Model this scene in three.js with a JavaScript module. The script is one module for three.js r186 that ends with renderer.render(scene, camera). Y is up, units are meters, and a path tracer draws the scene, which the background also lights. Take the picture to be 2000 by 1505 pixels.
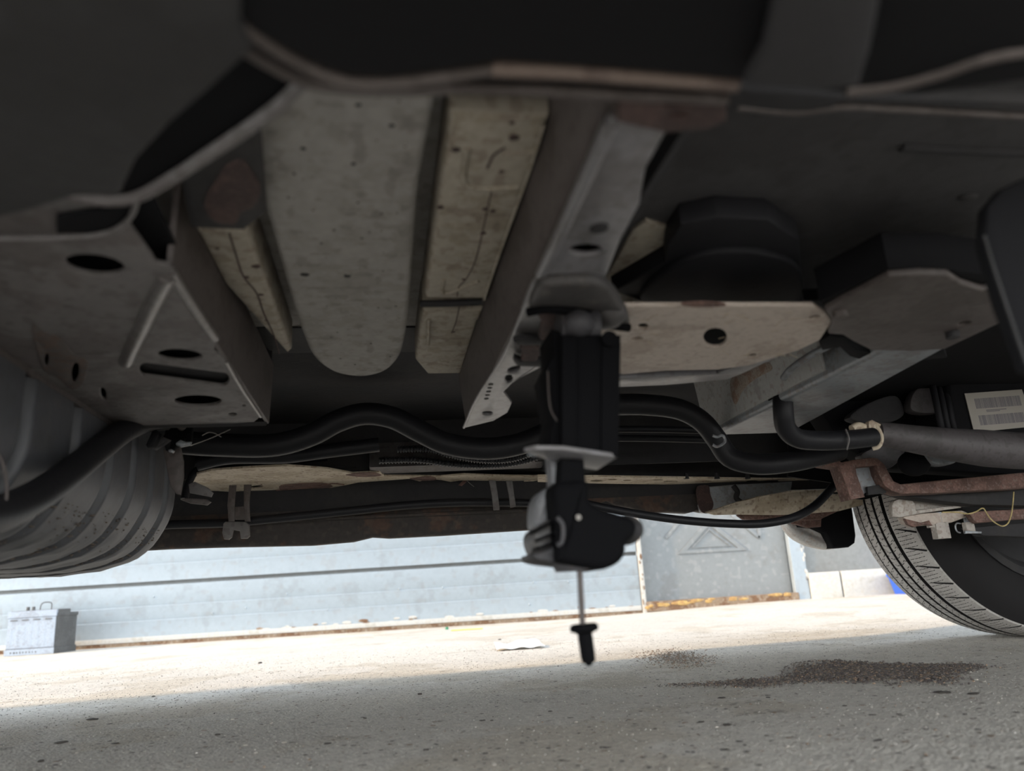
import * as THREE from 'three';
import { RoundedBoxGeometry } from 'three/addons/geometries/RoundedBoxGeometry.js';
import { ConvexGeometry } from 'three/addons/geometries/ConvexGeometry.js';
import { mergeGeometries, mergeVertices, toCreasedNormals } from 'three/addons/utils/BufferGeometryUtils.js';

// ------------------------------------------------------------------ camera, sky, sun, exposure
const V = (x, y, z) => new THREE.Vector3(x, y, z);
const scene = new THREE.Scene();
const camera = new THREE.PerspectiveCamera(2 * Math.atan(752.5 / 1520) * 180 / Math.PI, 2000 / 1505, 0.02, 60);
camera.rotation.order = 'YXZ';
camera.position.set(0, 0.15, 0);
camera.rotation.set(14.85 * Math.PI / 180, 0, -0.062);
camera.focus = 1.35;
camera.userData.fStop = 5;
camera.updateProjectionMatrix(); camera.updateMatrixWorld(true);

const renderer = new THREE.WebGLRenderer({ antialias: true });
renderer.toneMapping = THREE.LinearToneMapping;
renderer.toneMappingExposure = 2.15;
renderer.shadowMap.enabled = true;
renderer.shadowMap.type = THREE.PCFSoftShadowMap;

{ // hazy daylight sky: horizon brightened to fill the shade under the car, bluer overhead, the same all the way round
  const w = 64, h = 128, d = new Float32Array(w * h * 4);
  for (let j = 0; j < h; j++) {
    const e = Math.max(0, Math.sin(((j + 0.5) / h - 0.5) * Math.PI)), k = Math.pow(1 - e, 2.8);
    for (let i = 0; i < w; i++) d.set([0.47 + 2.9 * k, 0.56 + 2.86 * k, 0.68 + 2.7 * k, 1], (j * w + i) * 4);
  }
  const t = new THREE.DataTexture(d, w, h, THREE.RGBAFormat, THREE.FloatType);
  t.mapping = THREE.EquirectangularReflectionMapping; t.magFilter = t.minFilter = THREE.LinearFilter; t.needsUpdate = true;
  scene.background = t; scene.environment = t;
  scene.backgroundIntensity = scene.environmentIntensity = 1.3;
}
const sun = new THREE.DirectionalLight(0xffd8a6, 2.0);
{
  const el = 24 * Math.PI / 180, az = 13 * Math.PI / 180;                 // from the left, almost along the car
  sun.position.set(-Math.cos(az) * Math.cos(el), Math.sin(el), Math.sin(az) * Math.cos(el)).multiplyScalar(12);
  sun.target.position.set(0, 0, -1.5); sun.position.add(sun.target.position);
  sun.castShadow = true; sun.shadow.radius = 4; sun.shadow.mapSize.set(2048, 2048);
  Object.assign(sun.shadow.camera, { left: -7, right: 7, top: 7, bottom: -7, near: 0.5, far: 30 });
  scene.add(sun, sun.target);
}

// ------------------------------------------------------------------ helpers
// toCreasedNormals rounds positions to 1/100 of a unit, so it works on a copy a thousand times larger
const crease = (g, a) => { g.scale(1e3, 1e3, 1e3); const o = toCreasedNormals(g, a); o.scale(1e-3, 1e-3, 1e-3); return o; };
let seed = 7;
const rnd = () => { seed = (seed * 1664525 + 1013904223) >>> 0; return seed / 4294967296; };
const rr = (a, b) => a + (b - a) * rnd();
const PSI = 10 * Math.PI / 180, CP = Math.cos(PSI), SP = Math.sin(PSI);
// the car's own frame: u along the car, y up, w across it (away from the camera); stored as (u, y, -w)
const carOf = (p) => V(p.x * CP - p.z * SP, p.y, p.x * SP + p.z * CP);
const rayW = (x, y) => V(x / 1000 - 1, 1 - y / 752.5, 0.5).unproject(camera).sub(camera.position).normalize();
const O = carOf(camera.position);
const ray = (x, y) => carOf(rayW(x, y));
const hit = (x, y, pl) => {                             // where a sight line meets the plane of a real surface
  const d = ray(x, y); let t;
  if (pl.H !== undefined) t = (pl.H + (pl.a || 0) * 0 - O.y) / d.y;
  else if (pl.W !== undefined) t = (-pl.W - O.z) / d.z;
  else if (pl.U !== undefined) t = (pl.U - O.x) / d.x;
  else t = pl.n.clone().dot(pl.p.clone().sub(O)) / pl.n.dot(d);
  return O.clone().addScaledVector(d, t);
};
const groundAt = (x, y) => { const d = rayW(x, y); return camera.position.clone().addScaledVector(d, -camera.position.y / d.y); };
const wallAt = (x, y, z) => { const d = rayW(x, y); return camera.position.clone().addScaledVector(d, z / d.z); };
const names = {};
const numbered = (n) => { const k = names[n] = (names[n] ?? -1) + 1; return k ? n + '_' + String(k).padStart(3, '0') : n; };
function boxUV(g) {                                     // uv in metres from the face's main direction
  if (g.userData.keepUV) return g;
  if (g.index) g = g.toNonIndexed();
  if (!g.attributes.normal) g.computeVertexNormals();
  const p = g.attributes.position, uv = new Float32Array(p.count * 2), a = V(), b = V(), c = V();
  for (let i = 0; i < p.count; i += 3) {
    a.fromBufferAttribute(p, i); b.fromBufferAttribute(p, i + 1); c.fromBufferAttribute(p, i + 2);
    const n = b.clone().sub(a).cross(c.clone().sub(a)), x = Math.abs(n.x), y = Math.abs(n.y), z = Math.abs(n.z);
    [a, b, c].forEach((q, k) => {
      const [s, t] = y >= x && y >= z ? [q.x, q.z] : x >= z ? [q.z, q.y] : [q.x, q.y];
      uv[(i + k) * 2] = s; uv[(i + k) * 2 + 1] = t;
    });
  }
  g.setAttribute('uv', new THREE.BufferAttribute(uv, 2));
  for (const k of Object.keys(g.attributes)) if (!['position', 'normal', 'uv', 'color'].includes(k)) g.deleteAttribute(k);
  return g;
}
const join = (gs) => gs.length > 1 ? mergeGeometries(gs.map((g) => boxUV(g))) : boxUV(gs[0]);
function mesh(name, geos, mat, parent, label) {
  const m = new THREE.Mesh(join(Array.isArray(geos) ? geos : [geos]), mat);
  m.name = parent && parent !== scene ? name : numbered(name); m.castShadow = m.receiveShadow = true;
  if (label) m.userData.label = label;
  (parent || scene).add(m); return m;
}
function group(name, parent, label) {
  const g = new THREE.Group(); g.name = parent && parent !== scene ? name : numbered(name);
  if (label) g.userData.label = label;
  (parent || scene).add(g); return g;
}
function tag(o, label, category, grp) { o.userData.label = label; o.userData.category = category; if (grp) o.userData.group = grp; return o; }
const structure = (o, label) => { o.userData.kind = 'structure'; if (label) o.userData.label = label; return o; };

// outline given as 3-D points in one plane -> a plate with thickness on the side of n
function slab(pts, n, th, { holes = [], bev = 0.0012, seg = 2 } = {}) {
  const p0 = pts[0], e1 = Math.abs(n.y) > 0.7 ? V(1, 0, 0) : V(0, 1, 0).cross(n).normalize();
  e1.addScaledVector(n, -e1.dot(n)).normalize();
  const e2 = n.clone().cross(e1);
  const to2 = (q) => new THREE.Vector2(q.clone().sub(p0).dot(e1), q.clone().sub(p0).dot(e2));
  let o = pts.map(to2); if (THREE.ShapeUtils.isClockWise(o)) o = o.reverse();
  const s = new THREE.Shape(o);
  for (const h of holes) { let q = h.map(to2); if (!THREE.ShapeUtils.isClockWise(q)) q = q.reverse(); s.holes.push(new THREE.Path(q)); }
  const b = Math.min(bev, th * 0.45);
  const g = new THREE.ExtrudeGeometry(s, { depth: th - 2 * b, bevelEnabled: b > 0, bevelSize: b, bevelOffset: -b, bevelThickness: b, bevelSegments: seg, curveSegments: 6 });
  g.translate(0, 0, b);
  g.applyMatrix4(new THREE.Matrix4().makeBasis(e1, e2, n).setPosition(p0));
  return crease(g, 0.6);
}
const smooth2 = (pts, n, closed = true) => new THREE.CatmullRomCurve3(pts.map(([x, y]) => V(x, y, 0)), closed, 'centripetal').getPoints(n).map((q) => [q.x, q.y]);
const oval = (cx, cy, rx, ry, rot = 0, n = 20) => Array.from({ length: n }, (_, i) => { const a = i / n * 2 * Math.PI, x = rx * Math.cos(a), y = ry * Math.sin(a); return [cx + x * Math.cos(rot) - y * Math.sin(rot), cy + x * Math.sin(rot) + y * Math.cos(rot)]; });
const capsule = (x0, y0, x1, y1, r, n = 8) => { const a = Math.atan2(y1 - y0, x1 - x0), o = []; for (let i = 0; i <= n; i++) { const t = a + Math.PI / 2 + i / n * Math.PI; o.push([x0 + r * Math.cos(t), y0 + r * Math.sin(t)]); } for (let i = 0; i <= n; i++) { const t = a - Math.PI / 2 + i / n * Math.PI; o.push([x1 + r * Math.cos(t), y1 + r * Math.sin(t)]); } return o; };
const normalOf = (pl) => pl.H !== undefined ? V(0, 1, 0) : pl.W !== undefined ? V(0, 0, -1) : pl.U !== undefined ? V(Math.sign(pl.U) || 1, 0, 0) : pl.n;
// plate seen at these outline points, lying in the plane pl of the car
const plate = (pts, pl, th, o = {}) => slab(pts.map(([x, y]) => hit(x, y, pl)), normalOf(pl), th, { ...o, holes: (o.holes || []).map((h) => h.map(([x, y]) => hit(x, y, pl))) });
// plate by its (u, w) outline at height y, thickness upward
const plateUW = (pts, y, th, o = {}) => slab(pts.map(([u, w]) => V(u, y, -w)), V(0, 1, 0), th, { ...o, holes: (o.holes || []).map((h) => h.map(([u, w]) => V(u, y, -w))) });
// (u, y) section pushed from w0 to w1; (w, y) section pushed along u
const secU = (pts, w0, w1, o = {}) => slab(pts.map(([u, y]) => V(u, y, -w0)), V(0, 0, -1), w1 - w0, o);
const secW = (pts, u0, u1, o = {}) => slab(pts.map(([w, y]) => V(u0, y, -w)), V(1, 0, 0), u1 - u0, o);
const block = (u0, u1, y0, y1, w0, w1, r = 0.004) => new RoundedBoxGeometry(u1 - u0, y1 - y0, w1 - w0, 2, Math.min(r, (u1 - u0) / 2.1, (y1 - y0) / 2.1, (w1 - w0) / 2.1)).translate((u0 + u1) / 2, (y0 + y1) / 2, -(w0 + w1) / 2);
const curve = (pts, pl) => new THREE.CatmullRomCurve3(pts.map((q) => q.isVector3 ? q : hit(q[0], q[1], q[2] !== undefined ? { W: q[2] } : pl)), false, 'centripetal');
const tube = (pts, r, pl, seg = 0, rad = 10) => { const c = curve(pts, pl); return capped(c, r, seg || pts.length * 8, rad); };
function capped(c, r, seg, rad) {                       // tube with closed ends; r may be a function of t
  const f = c.computeFrenetFrames(seg, false), pos = [], idx = [];
  for (let i = 0; i <= seg; i++) {
    const P = c.getPointAt(i / seg), R = typeof r === 'function' ? r(i / seg) : r;
    for (let j = 0; j < rad; j++) { const a = j / rad * 2 * Math.PI; const q = P.clone().addScaledVector(f.normals[i], R * Math.cos(a)).addScaledVector(f.binormals[i], R * Math.sin(a)); pos.push(q.x, q.y, q.z); }
  }
  for (let i = 0; i < seg; i++) for (let j = 0; j < rad; j++) { const a = i * rad + j, b = i * rad + (j + 1) % rad, d = a + rad, e = b + rad; idx.push(a, b, d, b, e, d); }
  for (const [i, flip] of [[0, 1], [seg, 0]]) { const P = c.getPointAt(i / seg), k = pos.length / 3; pos.push(P.x, P.y, P.z); for (let j = 0; j < rad; j++) { const a = i * rad + j, b = i * rad + (j + 1) % rad; flip ? idx.push(k, b, a) : idx.push(k, a, b); } }
  const uv = [], L = c.getLength();               // own uv: metres along and round
  const at = (i, j) => { const R = typeof r === 'function' ? r(i / seg) : r; uv.push(i / seg * L, j / rad * 2 * Math.PI * R); };
  const flat = []; for (let k = 0; k < idx.length; k++) { const v = idx[k] * 3; flat.push(pos[v], pos[v + 1], pos[v + 2]); }
  for (let i = 0; i < seg; i++) for (let j = 0; j < rad; j++) { at(i, j); at(i, j + 1); at(i + 1, j); at(i, j + 1); at(i + 1, j + 1); at(i + 1, j); }
  while (uv.length < flat.length / 3 * 2) uv.push(0.01 * rnd(), 0.01 * rnd());
  const g = new THREE.BufferGeometry(); g.setAttribute('position', new THREE.Float32BufferAttribute(flat, 3)); g.setAttribute('uv', new THREE.Float32BufferAttribute(uv, 2));
  const o = crease(g, 0.9); o.userData.keepUV = true; return o;
}
const ball = (p, rx, ry, rz) => new THREE.SphereGeometry(1, 20, 14).scale(rx, ry, rz).translate(p.x, p.y, p.z);
const disc = (p, r, h, axis = 'y', n = 20, r2 = r) => { const g = new THREE.CylinderGeometry(r2, r, h, n); if (axis === 'x') g.rotateZ(Math.PI / 2); if (axis === 'z') g.rotateX(Math.PI / 2); return crease(g.translate(p.x, p.y, p.z), 0.6); };

// ------------------------------------------------------------------ noise and materials
const hash = (x, y, s) => { let h = (x * 374761393 + y * 668265263 + s * 1442695041) | 0; h = Math.imul(h ^ (h >>> 13), 1274126177); return ((h ^ (h >>> 16)) >>> 0) / 4294967296; };
function vnoise(x, y, per, s) {
  const xi = Math.floor(x), yi = Math.floor(y), fx = x - xi, fy = y - yi, ux = fx * fx * (3 - 2 * fx), uy = fy * fy * (3 - 2 * fy), m = (a) => ((a % per) + per) % per;
  const a = hash(m(xi), m(yi), s), b = hash(m(xi + 1), m(yi), s), c = hash(m(xi), m(yi + 1), s), d = hash(m(xi + 1), m(yi + 1), s);
  return a + (b - a) * ux + (c - a) * uy + (a - b - c + d) * ux * uy;
}
const fbm = (x, y, f, oct, s) => { let v = 0, a = 0.5, n = 0; for (let i = 0; i < oct; i++) { v += a * vnoise(x * f, y * f, f, s + i); n += a; a *= 0.55; f *= 2; } return v / n; };
const lerp3 = (a, b, t) => [a[0] + (b[0] - a[0]) * t, a[1] + (b[1] - a[1]) * t, a[2] + (b[2] - a[2]) * t];
const sstep = (a, b, x) => { const t = Math.min(1, Math.max(0, (x - a) / (b - a))); return t * t * (3 - 2 * t); };
const enc = (v) => Math.round(255 * Math.min(1, Math.max(0, v <= 0.0031308 ? v * 12.92 : 1.055 * Math.pow(v, 1 / 2.4) - 0.055)));
function tex(size, tile, fn, linear = false) {          // fn(x, y in 0..1) -> linear rgb or a number
  const d = new Uint8Array(size * size * 4);
  for (let j = 0; j < size; j++) for (let i = 0; i < size; i++) {
    const c = fn((i + 0.5) / size, (j + 0.5) / size), k = (j * size + i) * 4;
    if (linear) d[k] = d[k + 1] = d[k + 2] = Math.round(255 * Math.min(1, Math.max(0, c))); else { d[k] = enc(c[0]); d[k + 1] = enc(c[1]); d[k + 2] = enc(c[2]); }
    d[k + 3] = 255;
  }
  const t = new THREE.DataTexture(d, size, size, THREE.RGBAFormat);
  t.wrapS = t.wrapT = THREE.RepeatWrapping; t.magFilter = THREE.LinearFilter; t.minFilter = THREE.LinearMipmapLinearFilter; t.generateMipmaps = true;
  t.repeat.set(1 / tile, 1 / tile); if (!linear) t.colorSpace = THREE.SRGBColorSpace; t.needsUpdate = true; return t;
}
const bumpFine = tex(512, 0.12, (x, y) => fbm(x, y, 24, 4, 91), true);
const bumpLumpy = tex(512, 0.25, (x, y) => 0.7 * fbm(x, y, 10, 4, 55) + 0.3 * fbm(x, y, 60, 2, 12), true);
// painted metal with a second tone in patches and dirt specks with an outline
const worn = (base, patch, speck, { tile = 0.4, size = 512, s = 1, amount = 0.5, specks = 0.5, grain = 0.1, f = 6 } = {}) => tex(size, tile, (x, y) => {
  const n = fbm(x, y, f, 5, s), m = fbm(x, y, f * 8, 3, s + 20), k = sstep(1 - amount - 0.06, 1 - amount + 0.08, n + 0.25 * (m - 0.5));
  let c = lerp3(base, patch, k);
  c = lerp3(c, speck, specks * sstep(0.66, 0.74, vnoise(x * 40, y * 40, 40, s + 40) * 0.75 + 0.25 * m));
  const g = 1 + grain * (fbm(x, y, 64, 2, s + 60) - 0.5) * 2; return [c[0] * g, c[1] * g, c[2] * g];
});
const std = (map, o = {}) => new THREE.MeshStandardMaterial({ color: 0xffffff, map, roughness: 0.75, bumpMap: bumpLumpy, bumpScale: 0.0008, ...o });
const dull = (c, r, sp = 0.35) => new THREE.MeshPhysicalMaterial({ color: new THREE.Color(...c), roughness: r, specularIntensity: sp, bumpMap: bumpFine, bumpScale: 0.0002 });
const M = {
  primer: std(worn([0.262, 0.247, 0.23], [0.226, 0.211, 0.192], [0.1, 0.085, 0.075], { tile: 0.4, s: 3, amount: 0.45, specks: 0.35, f: 20, grain: 0.14 }), { roughness: 0.75 }),
  panLight: std(worn([0.315, 0.28, 0.228], [0.25, 0.215, 0.165], [0.12, 0.08, 0.062], { tile: 0.3, s: 4, amount: 0.42, specks: 0.4, f: 14, grain: 0.14 }), { roughness: 0.75 }),
  cream: std(worn([0.508, 0.435, 0.335], [0.399, 0.326, 0.236], [0.164, 0.0997, 0.0725], { tile: 0.22, s: 5, amount: 0.45, specks: 0.5 }), { roughness: 0.7 }),
  steel: std(worn([0.144, 0.14, 0.147], [0.112, 0.106, 0.107], [0.0625, 0.0562, 0.05], { tile: 0.3, s: 8, amount: 0.4, specks: 0.35 }), { roughness: 0.34 }),
  plateGrey: std(worn([0.123, 0.114, 0.111], [0.096, 0.084, 0.081], [0.0525, 0.045, 0.039], { tile: 0.3, s: 9, amount: 0.45, specks: 0.4 }), { roughness: 0.65 }),
  plateGloss: std(worn([0.128, 0.119, 0.115], [0.0998, 0.0874, 0.0842], [0.0546, 0.0468, 0.0406], { tile: 0.3, s: 9, amount: 0.45, specks: 0.4 }), { roughness: 0.32 }),
  member: std(worn([0.416, 0.358, 0.308], [0.343, 0.285, 0.239], [0.166, 0.104, 0.0832], { tile: 0.2, s: 11, amount: 0.45, specks: 0.22 }), { roughness: 0.6 }),
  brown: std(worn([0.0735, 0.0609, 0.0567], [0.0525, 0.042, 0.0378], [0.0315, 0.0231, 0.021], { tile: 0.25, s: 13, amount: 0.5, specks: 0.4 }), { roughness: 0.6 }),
  galv: std(worn([0.223, 0.238, 0.253], [0.164, 0.166, 0.175], [0.149, 0.0891, 0.0594], { tile: 0.2, s: 15, amount: 0.4, specks: 0.3 }), { roughness: 0.4, metalness: 0.25 }),
  galvLit: std(worn([0.36, 0.36, 0.35], [0.28, 0.27, 0.26], [0.2, 0.13, 0.09], { tile: 0.2, s: 14, amount: 0.4, specks: 0.35 }), { roughness: 0.5 }),  // lighter galv copy, brightness of the left wall painted in
  dusty: std(worn([0.39, 0.358, 0.325], [0.312, 0.28, 0.247], [0.182, 0.13, 0.0975], { tile: 0.15, s: 10, amount: 0.45, specks: 0.45 }), { roughness: 0.8 }),
  flange: std(worn([0.115, 0.085, 0.07], [0.085, 0.06, 0.05], [0.06, 0.035, 0.03], { tile: 0.12, s: 12, amount: 0.45, specks: 0.4 }), { roughness: 0.6 }),
  capGrey: std(worn([0.5, 0.49, 0.47], [0.42, 0.39, 0.36], [0.4, 0.25, 0.16], { tile: 0.2, s: 6, amount: 0.35, specks: 0.3 }), { roughness: 0.5 }),
  ribbed: dull([0.02, 0.02, 0.023], 0.3, 1),
  sidewall: dull([0.018, 0.017, 0.0175], 0.85, 0.2),
  rust: std(worn([0.155, 0.09, 0.073], [0.1, 0.058, 0.048], [0.22, 0.17, 0.145], { tile: 0.12, s: 17, amount: 0.5, specks: 0.4, grain: 0.25 }), { roughness: 0.9, bumpScale: 0.0025 }),
  scab: std(worn([0.085, 0.06, 0.05], [0.075, 0.066, 0.063], [0.13, 0.075, 0.055], { tile: 0.06, s: 16, amount: 0.5, specks: 0.4, grain: 0.2 }), { roughness: 0.85 }),
  rustPale: std(worn([0.24, 0.16, 0.12], [0.3, 0.25, 0.21], [0.16, 0.09, 0.06], { tile: 0.08, s: 24, amount: 0.5, specks: 0.4, grain: 0.2 }), { roughness: 0.85 }),
  rustDark: std(worn([0.06, 0.036, 0.032], [0.04, 0.025, 0.023], [0.09, 0.06, 0.05], { tile: 0.12, s: 18, amount: 0.5, specks: 0.3, grain: 0.2 }), { roughness: 0.9, bumpScale: 0.0015 }),
  sill: std(worn([0.0324, 0.027, 0.0243], [0.063, 0.036, 0.0252], [0.09, 0.072, 0.0585], { tile: 0.45, s: 19, amount: 0.42, specks: 0.22, grain: 0.25 }), { roughness: 0.8, bumpScale: 0.002 }),
  coat: std(worn([0.0144, 0.0136, 0.0152], [0.0192, 0.0176, 0.0176], [0.008, 0.008, 0.008], { tile: 0.4, s: 21, amount: 0.4, specks: 0.3 }), { roughness: 0.8 }),
  floorDark: std(worn([0.0169, 0.0163, 0.0169], [0.013, 0.0123, 0.0127], [0.0078, 0.00715, 0.00715], { tile: 0.5, s: 23, amount: 0.45, specks: 0.3 }), { roughness: 0.75 }),
  floorMid: std(worn([0.0406, 0.0391, 0.0406], [0.0312, 0.0295, 0.0305], [0.0187, 0.0172, 0.0172], { tile: 0.5, s: 23, amount: 0.45, specks: 0.3 }), { roughness: 0.75 }),
  black: dull([0.011, 0.011, 0.013], 0.6), shadeBlack: dull([0.005, 0.005, 0.006], 0.9), rubber: dull([0.011, 0.011, 0.013], 0.5, 0.45),  // the matt near-black serves dark parts and shade painted into recesses
  hoseGrey: std(worn([0.0595, 0.0525, 0.0546], [0.0434, 0.0392, 0.0392], [0.028, 0.0224, 0.0224], { tile: 0.2, s: 27, amount: 0.4 }), { roughness: 0.6 }),
  tank: std(worn([0.055, 0.0572, 0.0638], [0.0462, 0.0473, 0.0506], [0.0825, 0.0748, 0.066], { tile: 0.5, s: 29, amount: 0.4, specks: 0.2 }), { roughness: 0.5, bumpScale: 0.0004 }),
  tyre: std(worn([0.355, 0.337, 0.316], [0.292, 0.275, 0.257], [0.479, 0.461, 0.427], { tile: 0.18, s: 31, amount: 0.45, specks: 0.3 }), { roughness: 0.85, bumpMap: bumpFine, bumpScale: 0.0003 }),
  winch: std(worn([0.026, 0.025, 0.028], [0.02, 0.019, 0.02], [0.05, 0.035, 0.03], { tile: 0.12, s: 33, amount: 0.4, specks: 0.3 }), { roughness: 0.65 }),
  saddle: std(worn([0.0495, 0.0462, 0.0454], [0.0825, 0.0758, 0.0701], [0.033, 0.0248, 0.0231], { tile: 0.1, s: 37, amount: 0.35, specks: 0.4 }), { roughness: 0.55 }),
  winchDark: dull([0.003, 0.003, 0.0036], 0.8, 0.12),
  winchLitSide: std(worn([0.12, 0.122, 0.13], [0.1, 0.1, 0.105], [0.11, 0.09, 0.08], { tile: 0.12, s: 35, amount: 0.4, specks: 0.3 }), { roughness: 0.55 }),  // paler copy for the winch's left faces, light painted in
};

// ================================================================== THE SETTING
const WZ = -4.17;
{ // ground: packed sandy concrete, rising a little towards the doors on the right
  const map = tex(2048, 2.4, (x, y) => {
    const a = fbm(x, y, 5, 5, 101), b = fbm(x, y, 60, 4, 120), c = fbm(x, y, 420, 2, 140);
    let k = lerp3([0.57, 0.535, 0.48], [0.63, 0.59, 0.525], sstep(0.35, 0.65, a));
    k = lerp3(k, [0.45, 0.39, 0.3], 0.45 * sstep(0.56, 0.66, fbm(x, y, 9, 4, 160) * 0.8 + 0.2 * b));
    k = lerp3(k, [0.14, 0.125, 0.11], 0.6 * sstep(0.66, 0.74, 0.5 * b + 0.5 * c));
    const g = 0.8 + 0.4 * c; return [k[0] * g, k[1] * g, k[2] * g];
  });
  const bump = tex(1024, 0.5, (x, y) => 0.45 * fbm(x, y, 24, 4, 180) + 0.55 * fbm(x, y, 170, 2, 190), true);
  const g = new THREE.PlaneGeometry(24, 20, 240, 200).rotateX(-Math.PI / 2).translate(0, 0, -2), p = g.attributes.position;
  for (let i = 0; i < p.count; i++) { const x = p.getX(i), z = p.getZ(i); p.setY(i, 0.026 * sstep(0.1, 1.4, x) * sstep(2.2, 4, -z)); }
  g.computeVertexNormals();
  const n0 = g.attributes.normal.clone();
  const m = mesh('ground', g, new THREE.MeshStandardMaterial({ map, bumpMap: bump, bumpScale: 0.003, roughness: 0.95 }));
  structure(m, 'sandy grey concrete ground with grit and stains');
  const slabG = new THREE.BoxGeometry(24, 0.2, 20).translate(0, -0.13, -2);
  structure(mesh('trim_1', slabG, M.coat), 'bed below the concrete ground');
}
const paint = std(worn([0.315, 0.37, 0.415], [0.285, 0.33, 0.365], [0.27, 0.24, 0.21], { tile: 1.1, s: 41, amount: 0.3, specks: 0.16, grain: 0.05 }), { roughness: 0.5, bumpScale: 0.0006 });
const rustEdge = std(worn([0.24, 0.175, 0.12], [0.16, 0.09, 0.05], [0.4, 0.36, 0.3], { tile: 0.5, s: 43, amount: 0.5, specks: 0.35, grain: 0.2, f: 10 }), { roughness: 0.85 });
const doorPaint = std(worn([0.205, 0.222, 0.23], [0.188, 0.196, 0.198], [0.5, 0.5, 0.5], { tile: 0.9, s: 45, amount: 0.35, specks: 0.12, grain: 0.06 }), { roughness: 0.5 });
const wallPaint = std(worn([0.2, 0.21, 0.208], [0.185, 0.19, 0.187], [0.22, 0.215, 0.21], { tile: 0.9, s: 47, amount: 0.4, specks: 0.2 }), { roughness: 0.85 });
const white = std(worn([0.5, 0.49, 0.46], [0.45, 0.43, 0.385], [0.5, 0.43, 0.33], { tile: 0.6, s: 49, amount: 0.3, specks: 0.25 }), { roughness: 0.7 });
{ // garage door of ribbed metal sections: a (z, y) section swept along x
  const X0 = -6, X1 = wallAt(1250, 1150, WZ).x, z = WZ;
  const door = structure(group('door_1'), 'pale blue-white ribbed metal garage door behind the car');
  const section = (y0, y1) => {                         // one door section with two pressed pairs of ribs
    const q = [[0, y0 + 0.006], [0.006, y0]], h = y1 - y0;
    q.length = 0; q.push([z - 0.03, y0], [z, y0]);
    for (const f of y0 < 0.1 ? [0.33, 0.6] : [0.22, 0.45]) { const y = y0 + f * h; q.push([z, y - 0.01], [z + 0.0015, y - 0.005], [z + 0.0015, y], [z - 0.002, y + 0.003], [z, y + 0.008]); }
    q.push([z, y1 - 0.003], [z - 0.003, y1], [z - 0.03, y1]);
    return slab(q.map(([zz, y]) => V(X0, y, zz)), V(1, 0, 0), X1 - X0, { bev: 0 });
  };
  mesh('door_section', section(0.035, 0.298), paint, door); mesh('door_section', section(0.318, 0.71), paint, door);
  mesh('joint_backing', slab([V(X0, 0.03, z - 0.022), V(X1, 0.03, z - 0.022), V(X1, 2.3, z - 0.022), V(X0, 2.3, z - 0.022)], V(0, 0, -1), 0.01, { bev: 0 }), wallPaint, door);
  for (let k = 0; k < 4; k++) mesh('door_section', section(0.724 + k * 0.42, 1.13 + k * 0.42), paint, door);
  mesh('bottom_strip', slab([V(X0, 0.014, z + 0.004), V(X1, 0.022, z + 0.004), V(X1, 0.045, z + 0.004), V(X0, 0.04, z + 0.004)], V(0, 0, -1), 0.02), white, door, 'chipped white strip along the foot of the door');
  mesh('rubber_seal', slab([V(X0, -0.01, z), V(X1, 0.0, z), V(X1, 0.03, z), V(X0, 0.03, z)], V(0, 0, -1), 0.03), rustEdge, door, 'rusty brown bottom seal');
  for (const [x, y] of [[415, 1197], [640, 1190], [780, 1150], [865, 1147], [1042, 1137], [1034, 1180], [1110, 1136], [300, 1165], [480, 1187], [560, 1160]]) { const p = wallAt(x, y, z); mesh('rivet', ball(V(p.x, p.y, z + 0.001), 0.006, 0.006, 0.004), paint, door); }
  for (let i = 0; i < 60; i++) { // flakes of old paint along the foot
    const x = rr(-1.4, X1), y = 0.035 + 0.03 * rnd() * rnd(), s = rr(0.004, 0.016);
    mesh('paint_flake', ball(V(x, y, z + 0.002), s * 1.6, s * 0.5, 0.002), rnd() < 0.6 ? white : rustEdge, door);
  }
}
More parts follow.
